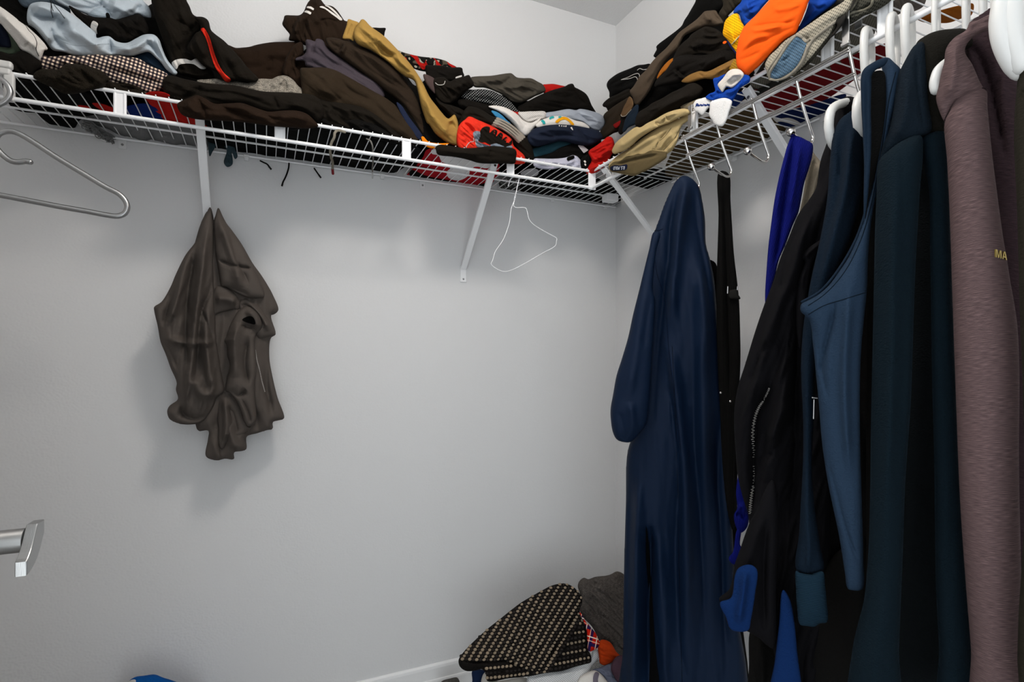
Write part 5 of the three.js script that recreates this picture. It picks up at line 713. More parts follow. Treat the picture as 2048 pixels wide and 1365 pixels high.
{
  const bk = fab(0x0a0908, { k: 'rib', bump: 0.0006 }), pl = Vp(1458, 1.245);
  const g = garment('black_apron', 'long black webbing strap with a metal adjuster, hung on the second chrome hook', 'apron', { p: '1437,345 1446,342 1458,349 1461,400 1464,450 1468,510 1474,560 1478,600 1480,650 1481,720 1479,770 1476,820 1471,880 1469,960 1472,1020 1466,1062 1456,1030 1447,960 1442,880 1438,800 1435,720 1433,640 1433,570 1435,500 1437,430', pl, F: 0.014, B: 0.014, R: 0.012, m: bk, cells: 6000, folds: [[-9, 4, '1447,345 1450,440 1454,540 1457,640 1460,740 1458,800', 'v'], [4, 6, '1440,420 1443,560 1444,700']] });
  piece(g, 'strap_loop', { p: '1455,585 1466,579 1474,580 1476,588 1481,598 1470,599 1459,597', pl: Vp(1468, 1.225), F: 0.004, B: 0.003, R: 0.004, m: M.blackSmooth }, 'folded strap end');
  for (const [x, w] of [[1455.5, 13], [1475, 6]]) part(g, capped([at(x, 574, 1.224), at(x - 0.5, 574 + w, 1.224)], 0.0016, 8, 2), M.chrome, 'adjuster', 'bright metal adjuster');
  piece(g, 'apron_body', { p: '1412,520 1432,528 1440,640 1446,780 1468,800 1476,880 1474,1000 1480,1200 1488,1420 1405,1420 1420,1100 1424,900 1420,700', pl: Vp(1450, 1.40), F: 0.02, B: 0.02, m: M.black3, wr: S(0.2, 0.04, 90) }, 'black body panel');
  for (const [x, y] of [[1441, 786], [1460, 803]]) part(g, new THREE.SphereGeometry(0.003, 12, 8).translate(...at(x, y, 1.225).toArray()), M.chrome, 'stud', 'small metal stud');
}
{
  const rb = fab(0x0a1262, { k: 'rib', bump: 0.0012, rough: 0.85 }), pl = Vp(1590, 1.03);
  const g = garment('blue_belt', 'royal blue quilted cotton belt draped over the fourth chrome hook', 'belt', { p: '1585,271 1600,274 1612,280 1625,288 1625,310 1617,340 1609,365 1603,395 1597,425 1586,450 1571,490 1558,520 1549,560 1542,590 1534,640 1530,600 1533,540 1537,490 1542,450 1549,400 1558,355 1568,315 1576,288', pl, F: 0.016, B: 0.014, R: 0.01, m: rb, cells: 8000, uvr: 15, folds: [[-12, 4, '1588,274 1580,330 1570,400 1560,470 1546,570', 'v'], [5, 5, '1600,290 1590,360 1578,430'], [4, 5, '1574,300 1560,370 1550,440']] });
  piece(g, 'belt_tail', { p: '1536,600 1548,560 1556,580 1550,680 1530,800 1512,900 1498,985 1484,985 1490,900 1506,800 1524,700', pl: Vp(1510, 1.07), F: 0.008, B: 0.008, R: 0.008, m: rb });
  piece(g, 'belt_end', { p: '1478,950 1486,975 1494,1000 1498,1030 1494,1056 1480,1067 1471,1052 1468,1030 1474,1018 1472,985', pl: Vp(1480, 1.10), F: 0.012, B: 0.01, R: 0.008, m: rb, folds: [[-7, 4, '1472,1034 1480,1028 1490,1040', 'v'], [6, 5, '1474,1022 1484,1014 1492,1030']] }, 'knotted lower end');
  piece(g, 'belt_end', { p: '1457,1118 1466,1104 1474,1060 1484,1050 1480,1090 1486,1100 1478,1118 1468,1130', pl: Vp(1470, 1.10), F: 0.006, B: 0.006, R: 0.006, m: rb }, 'loose tip');
}
garment('linen_shirt', 'beige linen shirt showing a sliver behind the royal blue belt', 'shirt', { p: '1622,300 1632,312 1640,322 1644,330 1646,360 1640,400 1628,425 1612,440 1596,446 1600,420 1606,392 1612,350 1617,320', pl: Vp(1620, 1.06), F: 0.012, B: 0.02, R: 0.012, m: fab(0x9a8e7c), folds: [[-6, 4, '1630,316 1622,360 1606,430', 'v'], [5, 5, '1638,330 1630,370 1615,420'], [-5, 3, '1640,345 1632,385 1622,420', 'v']] });
// ---------------------------------------------------------------- on hangers, one behind the other along the side rail
hanger(1735, 'white plastic hanger furthest along the rail, its bent arm bare above the zip jacket', 'a');
hanger(1786, 'white plastic hanger second along the rail, holding the blue lit black sweater', 'b');
hanger(1816, 'white plastic hanger third along the rail, beside its close twin, holding the sleeveless navy top', 'c');
hanger(1872, 'white plastic hanger over the teal sweater, its hook end hanging free', 'd', 0.62);
hanger(1932, 'white plastic hanger over the black fleece shoulder', 'e', 0.6);
hanger(1966, 'white plastic hanger behind the mauve hood, first of a close pair', 'f', 0.6);
hanger(1989, 'white plastic hanger behind the mauve hood, second of a close pair', 'g', 0.6);
function slab(parent, key, near, top, bottom, mat, thick = 0.004, shift = 0) {          // the flat body of a garment behind its visible sleeve
  const z = RODZ[key], s = new THREE.Shape();
  s.moveTo(-0.17, bottom); s.lineTo(near, bottom); s.lineTo(near, top - 0.06); s.quadraticCurveTo(near - 0.005, top - 0.025, near - 0.05, top - 0.015); s.lineTo(0.03, top + 0.03); s.lineTo(-0.03, top + 0.03); s.lineTo(-0.15, top - 0.025); s.quadraticCurveTo(-0.17, top - 0.04, -0.17, top - 0.07); s.closePath();
  const e = new THREE.ExtrudeGeometry(s, { depth: thick, bevelEnabled: true, bevelSize: 0.004, bevelThickness: 0.004, bevelSegments: 2 }).translate(0, 0, -thick / 2);
  e.applyMatrix4(new THREE.Matrix4().makeBasis(HD, UP, HD.clone().cross(UP)).setPosition(-SD, 0, z + shift));
  return part(parent, e, mat, 'body');
}
{
  const jk = fab(0x08070a, { k: 'weave', rough: 0.85, spec: 0.2 });
  const g = garment('zip_jacket', 'black jacket with an open pale toothed zip on the first hanger', 'jacket', { p: '1657,276 1664,240 1672,215 1690,196 1712,200 1712,320 1690,420 1680,560 1670,700 1664,900 1660,1100 1650,1300 1646,1420 1550,1420 1546,1298 1522,1280 1500,1160 1497,1032 1487,1000 1476,955 1471,900 1468,830 1475,778 1490,730 1512,658 1530,606 1546,565 1559,521 1578,474 1596,430 1618,400 1632,376 1641,322', pl: Vp(1570, 0.90), F: 0.035, B: 0.03, R: 0.03, fm: 1.4, m: jk, cells: 16000, step: 3.4,
    folds: [[10, 14, '1620,420 1590,520 1550,650 1510,780 1490,900'], [-12, 10, '1648,420 1624,520 1590,640 1570,760', 'v'], [-16, 7, '1545,770 1528,800 1516,830 1508,900 1506,1000 1500,1040', 'v'], [10, 12, '1600,560 1580,700 1560,820 1545,960'], [-10, 8, '1540,690 1520,720 1500,780', 'v'], [-9, 7, '1570,830 1560,880 1530,920', 'v'], [8, 9, '1580,800 1556,850 1540,880'], [-12, 10, '1600,620 1592,760 1590,900 1580,1080', 'v'], [-10, 8, '1600,440 1570,530 1560,600', 'v'], [12, 12, '1530,960 1520,1080 1524,1200']], wr: S(0.16, 0.035, 105, 0.005) });
  piece(g, 'collar', { p: '1652,470 1640,480 1618,495 1608,505 1604,518 1610,522 1598,560 1592,640 1600,700 1612,640 1616,580 1624,530 1640,500', pl: Vp(1620, 0.855), F: 0.012, B: 0.012, R: 0.01, m: jk, folds: [[6, 5, '1640,488 1612,512 1600,580']] }, 'folded collar');
  const teeth = []; { const q = smooth(pts('P', '1540,778 1534,790 1528,800 1520,812 1513,828 1508,850 1506,880 1507,920 1508,960 1504,985 1502,1005 1501,1024'), false, 8), Sf = surf.get(g);
    q.forEach(([x, y], i) => { const c = hit(Sf.pl, x, y).addScaledVector(Sf.dir, Sf.H(x, y) + 0.0045); teeth.push(box(0.0042, 0.0011, 0.0016, c.x + (i % 2) * 0.0022, c.y, c.z, 0.0004)); }); }
  part(g, mergeGeometries(teeth), fab(0x8f8b86, { k: 'none' }), 'zipper', 'pale zipper teeth');
  piece(g, 'front_flap', { p: '1512,1024 1502,1040 1490,1070 1480,1100 1470,1128 1466,1152 1458,1180 1438,1198 1444,1212 1452,1240 1460,1260 1490,1262 1522,1280 1546,1298 1552,1180 1556,1020 1545,960 1530,980', pl: Vp(1500, 0.865), F: 0.03, B: 0.02, R: 0.03, m: jk, cells: 6000, folds: [[10, 12, '1520,1040 1490,1120 1476,1200'], [-12, 8, '1534,1040 1528,1140 1530,1270', 'v']] }, 'lower front flap');
  const litHem = garment('lit_hem_patch', 'bright blue tunic painted as cloth for the lit hem of the black zip jacket', 'highlight', { p: '1440,1206 1462,1196 1470,1150 1478,1136 1500,1130 1514,1140 1510,1190 1502,1240 1496,1262 1462,1260 1452,1236', pl: Vp(1478, 0.828), F: 0.008, B: 0.008, R: 0.02, m: fab(0x09224a), folds: [[8, 8, '1490,1140 1484,1200 1476,1250']] });  // blue sheet painted in for light falling on the black jacket
  piece(litHem, 'lit_hem_panel', { p: '1566,1180 1580,1200 1588,1240 1594,1300 1598,1420 1540,1420 1550,1320 1558,1250', pl: Vp(1570, 0.84), F: 0.012, B: 0.01, R: 0.02, m: fab(0x09224a) }, 'second blue panel painted for light on the navy hem');  // brighter blue paints the light on the navy garment hem
  const bt = garment('black_trousers', 'added black backing panel low behind the teal cuff, reaching below the picture', 'pants', { p: '1590,1230 1620,1180 1680,1100 1730,1080 1740,1420 1590,1420', pl: Vp(1660, 0.86), F: 0.02, B: 0.03, m: M.black3 });  // black backing added where the low gap is dark
  garment('dark_gap_panel', 'added black panel filling the dark gap under the open zip jacket', 'skirt', { p: '1502,1262 1522,1276 1546,1292 1552,1200 1580,1200 1580,1420 1503,1420 1498,1330', pl: Vp(1530, 0.93), F: 0.015, B: 0.02, m: M.black3, wr: S(0.2, 0.05, 90) });  // black panel added to close a dark gap over the wall
  garment('dark_backdrop', 'added black backdrop darkening the gaps between the sleeveless top and the teal sweater', 'coat', { p: '1690,300 1720,215 1760,170 1830,150 1880,200 1890,400 1890,800 1890,1420 1620,1420 1622,900 1640,700 1650,560 1664,430', pl: Vp(1760, 0.845), F: 0.015, B: 0.02, m: fab(0x070606), wr: S(0.3, 0.06, 90) });  // backdrop added so gaps between the hung clothes stay dark
  // second hanger: black sweater lit along one sleeve, with a ribbed cuff
  const tl = fab(0x182c3c, { bump: 0.0008, sheen: 0.15 }), sw = fab(0x0c1824, { bump: 0.0008 });
  const b = garment('blue_sweater', 'dark blue sweater whose ribbed cuff hangs below the sleeveless top', 'sweater', { p: '1668,262 1680,240 1698,226 1716,214 1726,222 1728,300 1724,380 1714,430 1692,500 1664,560 1644,620 1632,720 1628,830 1624,940 1630,1020 1640,1090 1646,1142 1594,1142 1598,1070 1602,1000 1606,920 1606,830 1602,740 1606,660 1622,560 1640,480 1654,400 1660,320', pl: Vp(1655, 0.80), F: 0.035, B: 0.02, R: 0.03, m: sw, cells: 8000, folds: [[12, 12, '1708,260 1690,380 1660,500 1640,600'], [-12, 8, '1680,260 1676,380 1650,480 1626,600', 'v'], [9, 8, '1616,700 1614,860 1616,1000 1618,1130']], wr: S(0.2, 0.04, 100, 0.002) });
  piece(b, 'cuff', { p: '1592,1142 1600,1146 1620,1149 1646,1144 1650,1170 1653,1200 1654,1245 1640,1248 1630,1254 1614,1253 1600,1250 1594,1215 1592,1180', pl: Vp(1622, 0.795), F: 0.022, B: 0.02, R: 0.03, m: fab(0x122532, { k: 'rib', bump: 0.0008 }), uvr: 90 }, 'ribbed cuff');
  slab(b, 'b', 0.13, 1.55, 0.62, M.black3);
  // third hanger: sleeveless navy top
  const vp = Vp(1695, 0.735), ve = fab(0x1e2d3e, { bump: 0.0007, rough: 0.85 });
  const c = garment('sleeveless_top', 'navy blue sleeveless top with a deep armhole, third on the rail', 'top', { p: '1762,118 1776,116 1790,128 1803,142 1801,165 1794,200 1783,240 1774,280 1766,330 1752,390 1742,450 1736,520 1734,580 1727,650 1722,710 1720,780 1720,850 1722,950 1725,1040 1727,1120 1725,1179 1710,1181 1696,1178 1690,1148 1684,1108 1677,1067 1668,1024 1659,982 1650,930 1643,876 1638,812 1632,750 1626,690 1618,640 1601,622 1603,608 1622,598 1640,587 1660,568 1676,546 1696,516 1713,480 1726,446 1736,410 1746,370 1753,330 1759,290 1763,250 1768,200 1766,150', pl: vp, F: 0.022, B: 0.02, R: 0.02, m: ve, cells: 12000, step: 3.2, folds: [[-7, 5, '1672,605 1660,660 1640,740 1632,800', 'v'], [6, 8, '1700,560 1690,760 1700,940'], [-4, 3, '1652,900 1672,980 1694,1060 1722,1130', 'v'], [-5, 4, '1625,640 1640,720 1656,800', 'v']], wr: S(0.3, 0.07, 90, 0.0015) });
  piece(c, 'strap', { p: '1722,152 1728,138 1744,126 1764,117 1776,118 1768,132 1752,140 1744,150 1743,172 1742,220 1743,270 1741,330 1735,400 1728,446 1727,400 1728,330 1725,260 1722,200', pl: Vp(1735, 0.703), F: 0.010, B: 0.006, R: 0.01, m: fab(0x13202e, { bump: 0.0006 }), folds: [[-3, 3, '1733,150 1733,240 1734,340', 'v']] }, 'far shoulder strap');
  piece(c, 'lining', { p: '1738,150 1766,142 1772,180 1768,250 1752,340 1738,400 1730,440 1728,330 1730,220', pl: Vp(1745, 0.712), F: 0.003, B: 0.004, m: fab(0x050505) }, 'black sheet painted for the shade inside the armhole');  // near-black sheet paints the shade behind the armhole
  cordOn(c, 'armhole_hem', 'P', '1765,170 1763,250 1752,330 1736,405 1713,476 1676,541 1640,583 1604,604', 0.0016, ve, 0.9);
  cordOn(c, 'stitch_line', 'P', '1790,152 1778,200 1768,270 1756,340 1742,410 1722,480 1690,545 1650,590 1618,612', 0.0006, fab(0x101c28), 0.3);
  cordOn(c, 'stitch_line', 'P', '1618,630 1650,612 1690,600 1732,586', 0.0006, fab(0x101c28), 0.3);
  for (const [x, y, x2, y2, r] of [[1625, 796, 1634, 797, 0.0009], [1628, 800, 1627, 838, 0.0007]]) part(c, capped([at(x, y, 0.715), at(x2, y2, 0.715)], r, 8, 2), M.alu, 'zip_pull', 'small metal zip pull');
  slab(c, 'c', 0.11, 1.56, 0.80, fab(0x14202c));
  // fourth hanger: teal sweater
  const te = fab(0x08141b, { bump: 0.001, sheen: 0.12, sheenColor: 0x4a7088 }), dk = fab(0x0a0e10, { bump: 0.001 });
  const d = garment('teal_sweater', 'long dark teal fleece sweater, its sleeve hanging to the bottom of the picture', 'sweater', { p: '1758,322 1775,305 1800,286 1842,271 1846,300 1840,380 1834,480 1830,560 1826,680 1822,800 1815,900 1810,980 1806,1100 1802,1200 1798,1300 1794,1420 1702,1420 1705,1300 1715,1252 1728,1200 1737,1100 1740,1000 1742,850 1745,700 1748,560 1750,460 1753,390', pl: Vp(1785, 0.690), F: 0.045, B: 0.03, R: 0.05, m: te, cells: 10000, wr: S(0.3, 0.06, 92, 0.002), folds: [[8, 16, '1790,340 1784,560 1778,800 1768,1100'], [-5, 10, '1820,500 1812,700 1806,900', 'v']] });
  piece(d, 'shoulder', { p: '1797,150 1808,125 1830,90 1846,84 1852,130 1856,200 1862,262 1842,274 1800,290 1775,308 1760,322 1766,292 1778,262 1786,225', pl: Vp(1815, 0.690), F: 0.03, B: 0.03, R: 0.03, m: fab(0x0d161e, { bump: 0.001 }), folds: [[-6, 5, '1832,100 1836,180 1848,262', 'v'], [6, 10, '1812,160 1806,230 1790,280']] }, 'shoulder yoke');
  slab(d, 'd', 0.13, 1.545, 0.60, dk);
  const e = garment('fleece_hoodie', 'black and teal fleece hoodie between the teal sweater and the mauve hoodie', 'hoodie', { p: '1842,274 1866,266 1890,264 1895,300 1898,400 1902,500 1905,600 1910,720 1915,850 1922,1000 1932,1150 1944,1300 1950,1420 1880,1420 1878,1300 1872,1180 1870,1060 1868,900 1864,760 1862,600 1860,480 1858,380', pl: Vp(1890, 0.675), F: 0.03, B: 0.03, R: 0.03, m: te, cells: 8000, wr: S(0.3, 0.05, 88, 0.002) });
  piece(e, 'shoulder', { p: '1832,88 1850,72 1870,63 1900,58 1935,60 1945,90 1910,110 1893,130 1890,165 1882,195 1886,230 1892,264 1868,268 1846,276 1840,230 1834,160', pl: Vp(1870, 0.685), F: 0.03, B: 0.03, R: 0.03, m: fab(0x15130f, { bump: 0.001 }) }, 'black shoulder');
  slab(e, 'e', 0.12, 1.54, 0.60, dk);
  piece(e, 'gap_shade_panel', { p: '1826,280 1870,280 1876,600 1882,1000 1890,1420 1790,1420 1800,1100 1816,700', pl: Vp(1840, 0.745), F: 0.01, B: 0.02, m: dk }, 'dark panel painted for the shade in the gap between sleeves');  // dark sheet put in for the shade between two sleeves
  // mauve hoodie
  const mv = fab(0x6b5757, { map: SLUB, bump: 0.0006 }), md = fab(0x3e2f33, { map: SLUB });
  const h = garment('mauve_hoodie', 'mauve slub knit hoodie with small gold letters on its sleeve', 'hoodie', { p: '1941,44 1958,32 1978,18 1995,10 2030,14 2034,120 2040,240 2046,420 2060,760 2064,1420 2000,1420 1990,900 1985,500 1965,300 1942,200 1932,140 1930,90', pl: Vp(2010, 0.66), F: 0.02, B: 0.03, R: 0.03, m: md, uvr: 12, folds: [[-9, 5, '1930,96 1950,108 1976,160 1996,240 2012,330', 'v'], [-9, 6, '2000,60 2000,140 1998,200', 'v'], [6, 8, '1985,40 1996,120 2010,220']] });
  piece(h, 'shoulder', { p: '1940,44 1956,40 1984,28 1996,34 1992,50 1972,62 1950,72 1934,88 1930,104 1944,128 1958,160 1968,184 1940,192 1912,206 1898,228 1890,244 1880,226 1872,196 1876,178 1884,140 1888,126 1892,98 1908,76 1932,60', pl: Vp(1925, 0.632), F: 0.03, B: 0.03, R: 0.025, m: mv, cells: 6000, uvr: -8, folds: [[-6, 6, '1938,60 1960,48 1990,42', 'v'], [6, 10, '1915,90 1905,140 1896,200']] }, 'shoulder with hood seam');
  const sl = piece(h, 'sleeve', { p: '1889,246 1897,228 1906,206 1918,195 1932,186 1946,180 1958,178 1972,180 1975,215 1981,277 1988,338 1996,400 2006,473 2014,520 2021,565 2029,610 2035,656 2038,710 2039,766 2038,900 2039,1000 2041,1082 2044,1250 2046,1420 1948,1420 1942,1300 1934,1200 1920,1000 1912,800 1905,600 1899,420 1894,320', pl: Vp(1960, 0.622), F: 0.05, B: 0.04, R: 0.06, m: mv, cells: 12000, step: 3.4, uvr: -6, wr: S(0.3, 0.06, 86, 0.001) }, 'long sleeve');
  cordOn(sl, 'seam', 'P', '1890,244 1900,222 1912,203 1932,187 1956,179 1972,181', 0.0009, md, 0.4);
  const Q = (x, y) => hit(surf.get(sl).pl, x, y).addScaledVector(surf.get(sl).dir, surf.get(sl).H(x, y) + 0.0004);
  const a0 = Q(1987, 524), a1 = Q(2011, 525), ex = a1.clone().sub(a0), L = ex.length(); ex.normalize(); const nn = ex.clone().cross(UP).normalize(), tg = new TextGeometry('MA', { font: globalThis.__f, size: 1, depth: 0.16, curveSegments: 3 }); tg.computeBoundingBox(); const k = L / tg.boundingBox.max.x;
  tg.applyMatrix4(new THREE.Matrix4().makeBasis(ex.clone().multiplyScalar(k), UP.clone().multiplyScalar(k), nn.clone().multiplyScalar(k)).setPosition(a0));
  part(sl, tg, new THREE.MeshStandardMaterial({ color: 0xb09a5a, metalness: 1, roughness: 0.35 }), 'gold_letters', 'small gold metal letters');
  const body2 = piece(h, 'hood', { p: '2002,40 2030,30 2048,60 2056,200 2050,420 2030,500 2014,420 2008,300 2006,180 2004,100', pl: Vp(2026, 0.70), F: 0.02, B: 0.02, m: md }, 'dark inside of the hood');
  // the two pieces of bare hanger end on the camera's side, and the garment cut by the edge of the picture
  const hg = reg(new THREE.Group(), 'clothes_hanger', 'broad white plastic hanger arm end beside the mauve hoodie, close to the picture edge', 'hanger', 'white plastic hangers on the side rail');
  const P5 = (s, Z) => pts('D4', s).map(([x, y]) => at(x, y, Z));
  part(hg, capped(P5('1790,-260 1740,-80 1700,120 1690,250 1710,400 1760,540 1840,680 1900,740', 0.56), 0.0098, 16, 5), M.plastic, 'arm_end');
  part(hg, capped(P5('1900,-260 1850,-80 1815,80 1810,250 1830,420 1870,560 1920,680', 0.555), 0.0105, 16, 5), M.plastic, 'arm_end');
  part(hg, capped([at(2025, -40, 0.56), at(2060, -110, 0.60), at(2095, -140, 0.66)], 0.009, 12, 5), M.plastic, 'arm');
  const h3 = reg(new THREE.Group(), 'clothes_hanger', 'small white hanger tip showing beside the mauve shoulder', 'hanger', 'white plastic hangers on the side rail');
  part(h3, capped(pts('D4', '1160,640 1090,690 1040,740 1010,820 1000,880 1010,940').map(([x, y]) => at(x, y, 0.655)), 0.0062, 14, 5), M.plastic, 'arm');
  garment('olive_jacket', 'dark olive jacket cut by the picture edge beside the mauve hoodie', 'jacket', { p: '2044,70 2060,60 2110,40 2110,1420 2052,1420 2049,1000 2046,800 2040,640 2034,420 2028,280 2030,215 2036,150', pl: Vp(2044, 0.56), F: 0.02, B: 0.02, R: 0.02, m: fab(0x221f18), folds: [[-6, 4, '2030,226 2040,205 2060,190', 'v']] });
}
for (const o of scene.children) if (o.userData.label) shade(o);
// ---------------------------------------------------------------- laundry on the floor
{
  const fl = (z, t = 0.3, y0 = 0.3) => ({ o: V3(0, y0, z), n: V3(0, Math.sin(t), Math.cos(t)) });
  const bob = fab(0x151210, { bump: 0.002 });
  const W = garment('white_jersey', 'white perforated jersey on the laundry heap under the bobble blanket', 'jersey', { c: 'B4', p: '830,1150 900,1130 1000,1120 1140,1110 1280,1060 1400,1000 1420,940 1460,930 1488,970 1470,1020 1420,1080 1400,1130 1380,1240 1360,1420 830,1420', pl: fl(0.34, 0.35, 0.3), F: 0.03, B: 0.04, m: fab(0xd0d0d0, { map: HOLE }), wr: S(0.12, 0.04, -20, 0.003) });
  garment('white_tee', 'white tee with a grey hem stripe at the bottom of the laundry heap', 'shirt', { c: 'B4', p: '1290,1200 1380,1140 1440,1125 1500,1160 1560,1230 1620,1300 1640,1420 1280,1420', pl: fl(0.37, 0.35, 0.28), F: 0.03, B: 0.04, m: M.white });
  onto(scene.getObjectByName('white_tee'), 'hem_stripe', { c: 'B4', p: '1425,1240 1428,1180 1450,1140 1480,1152 1470,1210 1475,1300 1430,1300', m: fab(0x6a6470, { k: 'none' }) }, 'grey stripe');
  garment('navy_shorts', 'dark navy shorts on the floor under the blanket corner', 'shorts', { c: 'B4', p: '300,1130 360,1115 420,1130 440,1180 440,1420 260,1420 300,1230', pl: fl(0.25, 0.2, 0.15), F: 0.03, B: 0.04, m: fab(0x13213c) });
  garment('cream_shirt', 'cream shirt edge below the blanket hem', 'shirt', { c: 'B4', p: '380,1235 410,1150 440,1140 500,1220 820,1200 840,1420 380,1420', pl: fl(0.29, 0.3, 0.2), F: 0.02, B: 0.03, m: fab(0xb9b4ac) });
  garment('blue_grey_tee', 'blue grey tee crumpled beside the purple cloth on the heap', 'shirt', { c: 'B4', p: '1420,1120 1480,1100 1520,1085 1580,1060 1640,1100 1690,1230 1720,1420 1560,1420 1540,1220 1480,1150', pl: fl(0.35, 0.35, 0.3), F: 0.025, B: 0.04, m: fab(0x5c6070), wr: S(0.08, 0.03, 30) });
  garment('purple_cloth', 'dusky purple cloth beside the long navy coat on the heap', 'cloth', { c: 'B4', p: '1590,1110 1620,1020 1670,985 1740,1000 1760,1240 1740,1300 1660,1240 1620,1180', pl: fl(0.39, 0.3, 0.3), F: 0.03, B: 0.04, m: fab(0x43303a) });
  garment('orange_tee', 'orange red tee crumpled under the grey tee on the heap', 'shirt', { c: 'B4', p: '1470,900 1500,840 1580,860 1640,950 1680,1000 1600,1050 1540,1080 1490,1060 1480,1000', pl: fl(0.32, 0.3, 0.4), F: 0.03, B: 0.04, m: fab(0xa8370f), wr: S(0.07, 0.025, 20, 0.005) });
  garment('grey_tee', 'heather grey brown tee heaped highest in the corner of the floor', 'shirt', { c: 'B4', p: '1282,340 1300,290 1340,262 1380,275 1440,255 1560,240 1600,225 1640,205 1690,215 1760,300 1800,700 1790,1000 1780,1490 1600,1490 1585,1100 1600,960 1590,880 1480,850 1440,760 1400,700 1340,640 1300,560 1310,440', pl: fl(0.22, 0.25, 0.4), F: 0.05, B: 0.04, R: 0.04, m: fab(0x6e6762, { map: HEA }), cells: 8000, folds: [[-9, 26, '1400,380 1440,520 1520,700 1570,820', 'v'], [9, 40, '1480,300 1560,450 1640,600'], [-9, 22, '1530,380 1600,520 1640,560', 'v'], [-9, 24, '1330,470 1420,560 1480,700', 'v'], [8, 20, '1590,240 1640,260 1690,230'], [-8, 16, '1360,300 1420,330 1460,300', 'v']], wr: S(0.1, 0.03, 40, 0.004) });
  garment('plaid_shirt', 'red and navy plaid flannel shirt squeezed between blanket and grey tee', 'shirt', { c: 'B4', p: '1295,580 1320,600 1350,660 1400,720 1450,780 1480,850 1485,880 1460,920 1390,950 1375,930 1370,860 1365,760 1340,680', pl: fl(0.36, 0.3, 0.4), F: 0.02, B: 0.03, R: 0.014, m: fab(0xffffff, { map: PLAID, k: 'none' }), uvr: 25 });
  const bl = garment('bobble_blanket', 'black chenille blanket with rows of beige bobbles, folded on the laundry heap', 'blanket', { c: 'B4', p: '172,1035 185,1000 240,930 330,840 440,740 560,645 640,580 760,490 870,425 960,375 1040,335 1150,315 1230,340 1280,385 1320,440 1322,500 1300,560 1320,640 1350,700 1370,780 1375,930 1400,975 1410,1010 1405,1050 1340,1070 1260,1090 1140,1130 1000,1148 830,1180 640,1200 440,1225 425,1150 390,1115 320,1130 240,1130 185,1090', pl: fl(0.34, 0.32, 0.36), F: 0.032, B: 0.035, R: 0.03, m: bob, cells: 12000, step: 3, folds: [[-14, 7, '200,1020 330,1040 500,1035 620,1030 720,1080 800,1120', 'v'], [-14, 8, '1300,560 1200,680 1120,800 1040,960 960,1100', 'v'], [12, 14, '1250,700 1160,860 1080,980'], [-8, 6, '430,1150 640,1130 900,1110 1100,1080', 'v'], [-9, 8, '1360,960 1200,1010 1040,1060', 'v'], [9, 12, '1100,860 1220,820 1340,800']], wr: S(0.2, 0.08, -40, 0.003) });
  // bobbles in rows, each a little knot on the cloth
  const Sb = surf.get(bl), geo = new THREE.SphereGeometry(1, 10, 6).scale(1, 0.8, 0.6), light = [], dark = [];
  const rows = (x0, y0, ax, ay, bx, by, na, nb, ok) => {
    for (let i = 0; i < na; i++) for (let j = 0; j < nb; j++) {
      const cx = x0 + ax * i + bx * j + (rnd() - 0.5) * 3, cy = y0 + ay * i + by * j + 14 * Math.sin(i * 0.25 + j * 0.12) + (rnd() - 0.5) * 3, x = 880 + cx / 4.6545, y = 1100 + cy / 4.6545;
      if (Sb.inside(x, y) < 1.5 || !ok(cx, cy)) continue;
      const p = hit(Sb.pl, x, y), h = Sb.H(x, y), hx = (Sb.H(x + 1, y) - h) , n = Sb.dir.clone();
      const m4 = new THREE.Matrix4().compose(p.addScaledVector(Sb.dir, h + 0.001), new THREE.Quaternion().setFromUnitVectors(V3(0, 0, 1), n), V3(0.0047, 0.0047, 0.005).multiplyScalar(0.9 + rnd() * 0.25));
      (i % 2 ? dark : light).push(m4);
    }
  };
  const foldLine = (cx, cy) => cy < 1300 - (cx - 0) * 0.0 && !((cx - 1040) * 0.82 + (cy - 960) * 0.5 > 60 && cy > 690 && cx > 980) && cy < 1040 + (cx > 640 ? (cx - 640) * 0.5 : 0);
  rows(160 - 33 * 20, 1240 + 50, 33, -2.5, 17.5, -31, 64, 36, foldLine);
  rows(980, 720, 2, 43, 38, -6, 10, 14, (cx, cy) => !foldLine(cx, cy) && (cx - 1040) * 0.82 + (cy - 960) * 0.5 > 70 && cy > 700);
  rows(440, 1100, 1.5, 42, 37, -5, 4, 28, (cx, cy) => !foldLine(cx, cy) && !((cx - 1040) * 0.82 + (cy - 960) * 0.5 > 70 && cy > 700));
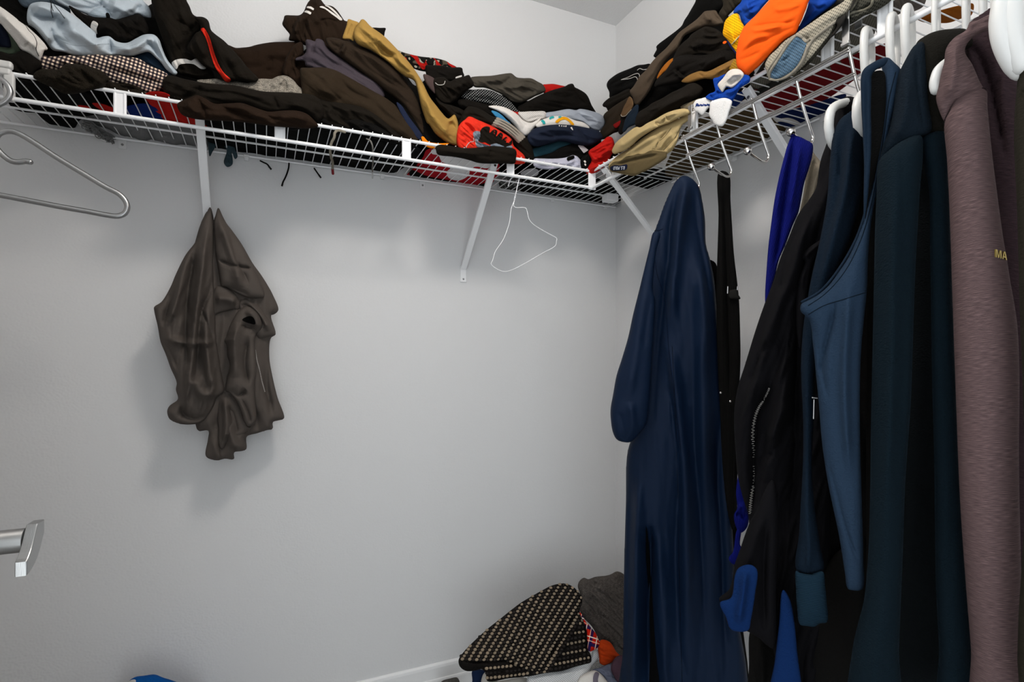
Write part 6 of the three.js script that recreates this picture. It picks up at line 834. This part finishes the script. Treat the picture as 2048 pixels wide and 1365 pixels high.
  for (const [list, col, nm] of [[light, 0x8a7b68, 'beige_bobbles'], [dark, 0x262220, 'dark_bobbles']]) {
    const im = new THREE.InstancedMesh(geo, fab(col, { k: 'none' }), list.length); list.forEach((m, i) => im.setMatrixAt(i, m)); im.name = nm; im.userData.kind = 'stuff'; im.userData.label = nm === 'beige_bobbles' ? 'rows of beige bobbles' : 'rows of black bobbles'; bl.add(im);
  }
  garment('blue_bag', 'bright blue cloth bag top standing by the back wall, mostly below the picture', 'bag', { p: '232,1420 250,1372 268,1356 290,1352 310,1350 326,1356 345,1362 372,1375 395,1420 390,1500 240,1500', pl: Zp(0.13), F: 0.05, B: 0.06, R: 0.03, m: fab(0x0a4a8c), folds: [[7, 12, '290,1360 300,1400 290,1450'], [-7, 8, '318,1358 330,1390 350,1420', 'v']] });
  onto(scene.getObjectByName('blue_bag'), 'white_trim', { p: '240,1380 262,1362 272,1362 268,1380 250,1400', m: fab(0xb8b8b6) }, 'white trim');
  { const o = scene.getObjectByName('blue_bag'), c = hit(Zp(0.13), 312, 1400); part(o, new RoundedBoxGeometry(0.2, 0.27, 0.14, 3, 0.03).translate(c.x, 0.135, 0.14), fab(0x0a4a8c), 'bag_body'); }
  garment('patterned_sock', 'small black and white striped sock on the floor by the baseboard', 'sock', { p: '880,1368 886,1362 900,1358 914,1356 919,1364 919,1400 880,1400', pl: Zp(0.12), F: 0.02, B: 0.03, R: 0.014, m: fab(0x56534f, { k: 'rib', bump: 0.002 }) });
}
// ---------------------------------------------------------------- set every thing on its own base point, then hand over
scene.updateMatrixWorld(true);
for (const o of scene.children) {
  if (!o.userData.label || o.name.startsWith('clothes_hanger') && o.position.y > 0.1) continue;
  const b = new THREE.Box3().setFromObject(o), c = V3((b.min.x + b.max.x) / 2, b.min.y, (b.min.z + b.max.z) / 2);
  if (o.isMesh) o.geometry.translate(-c.x, -c.y, -c.z);
  for (const k of o.children) k.position.sub(c);
  o.position.add(c);
}
for (const o of scene.children) shade(o);
renderer.render(scene, camera);
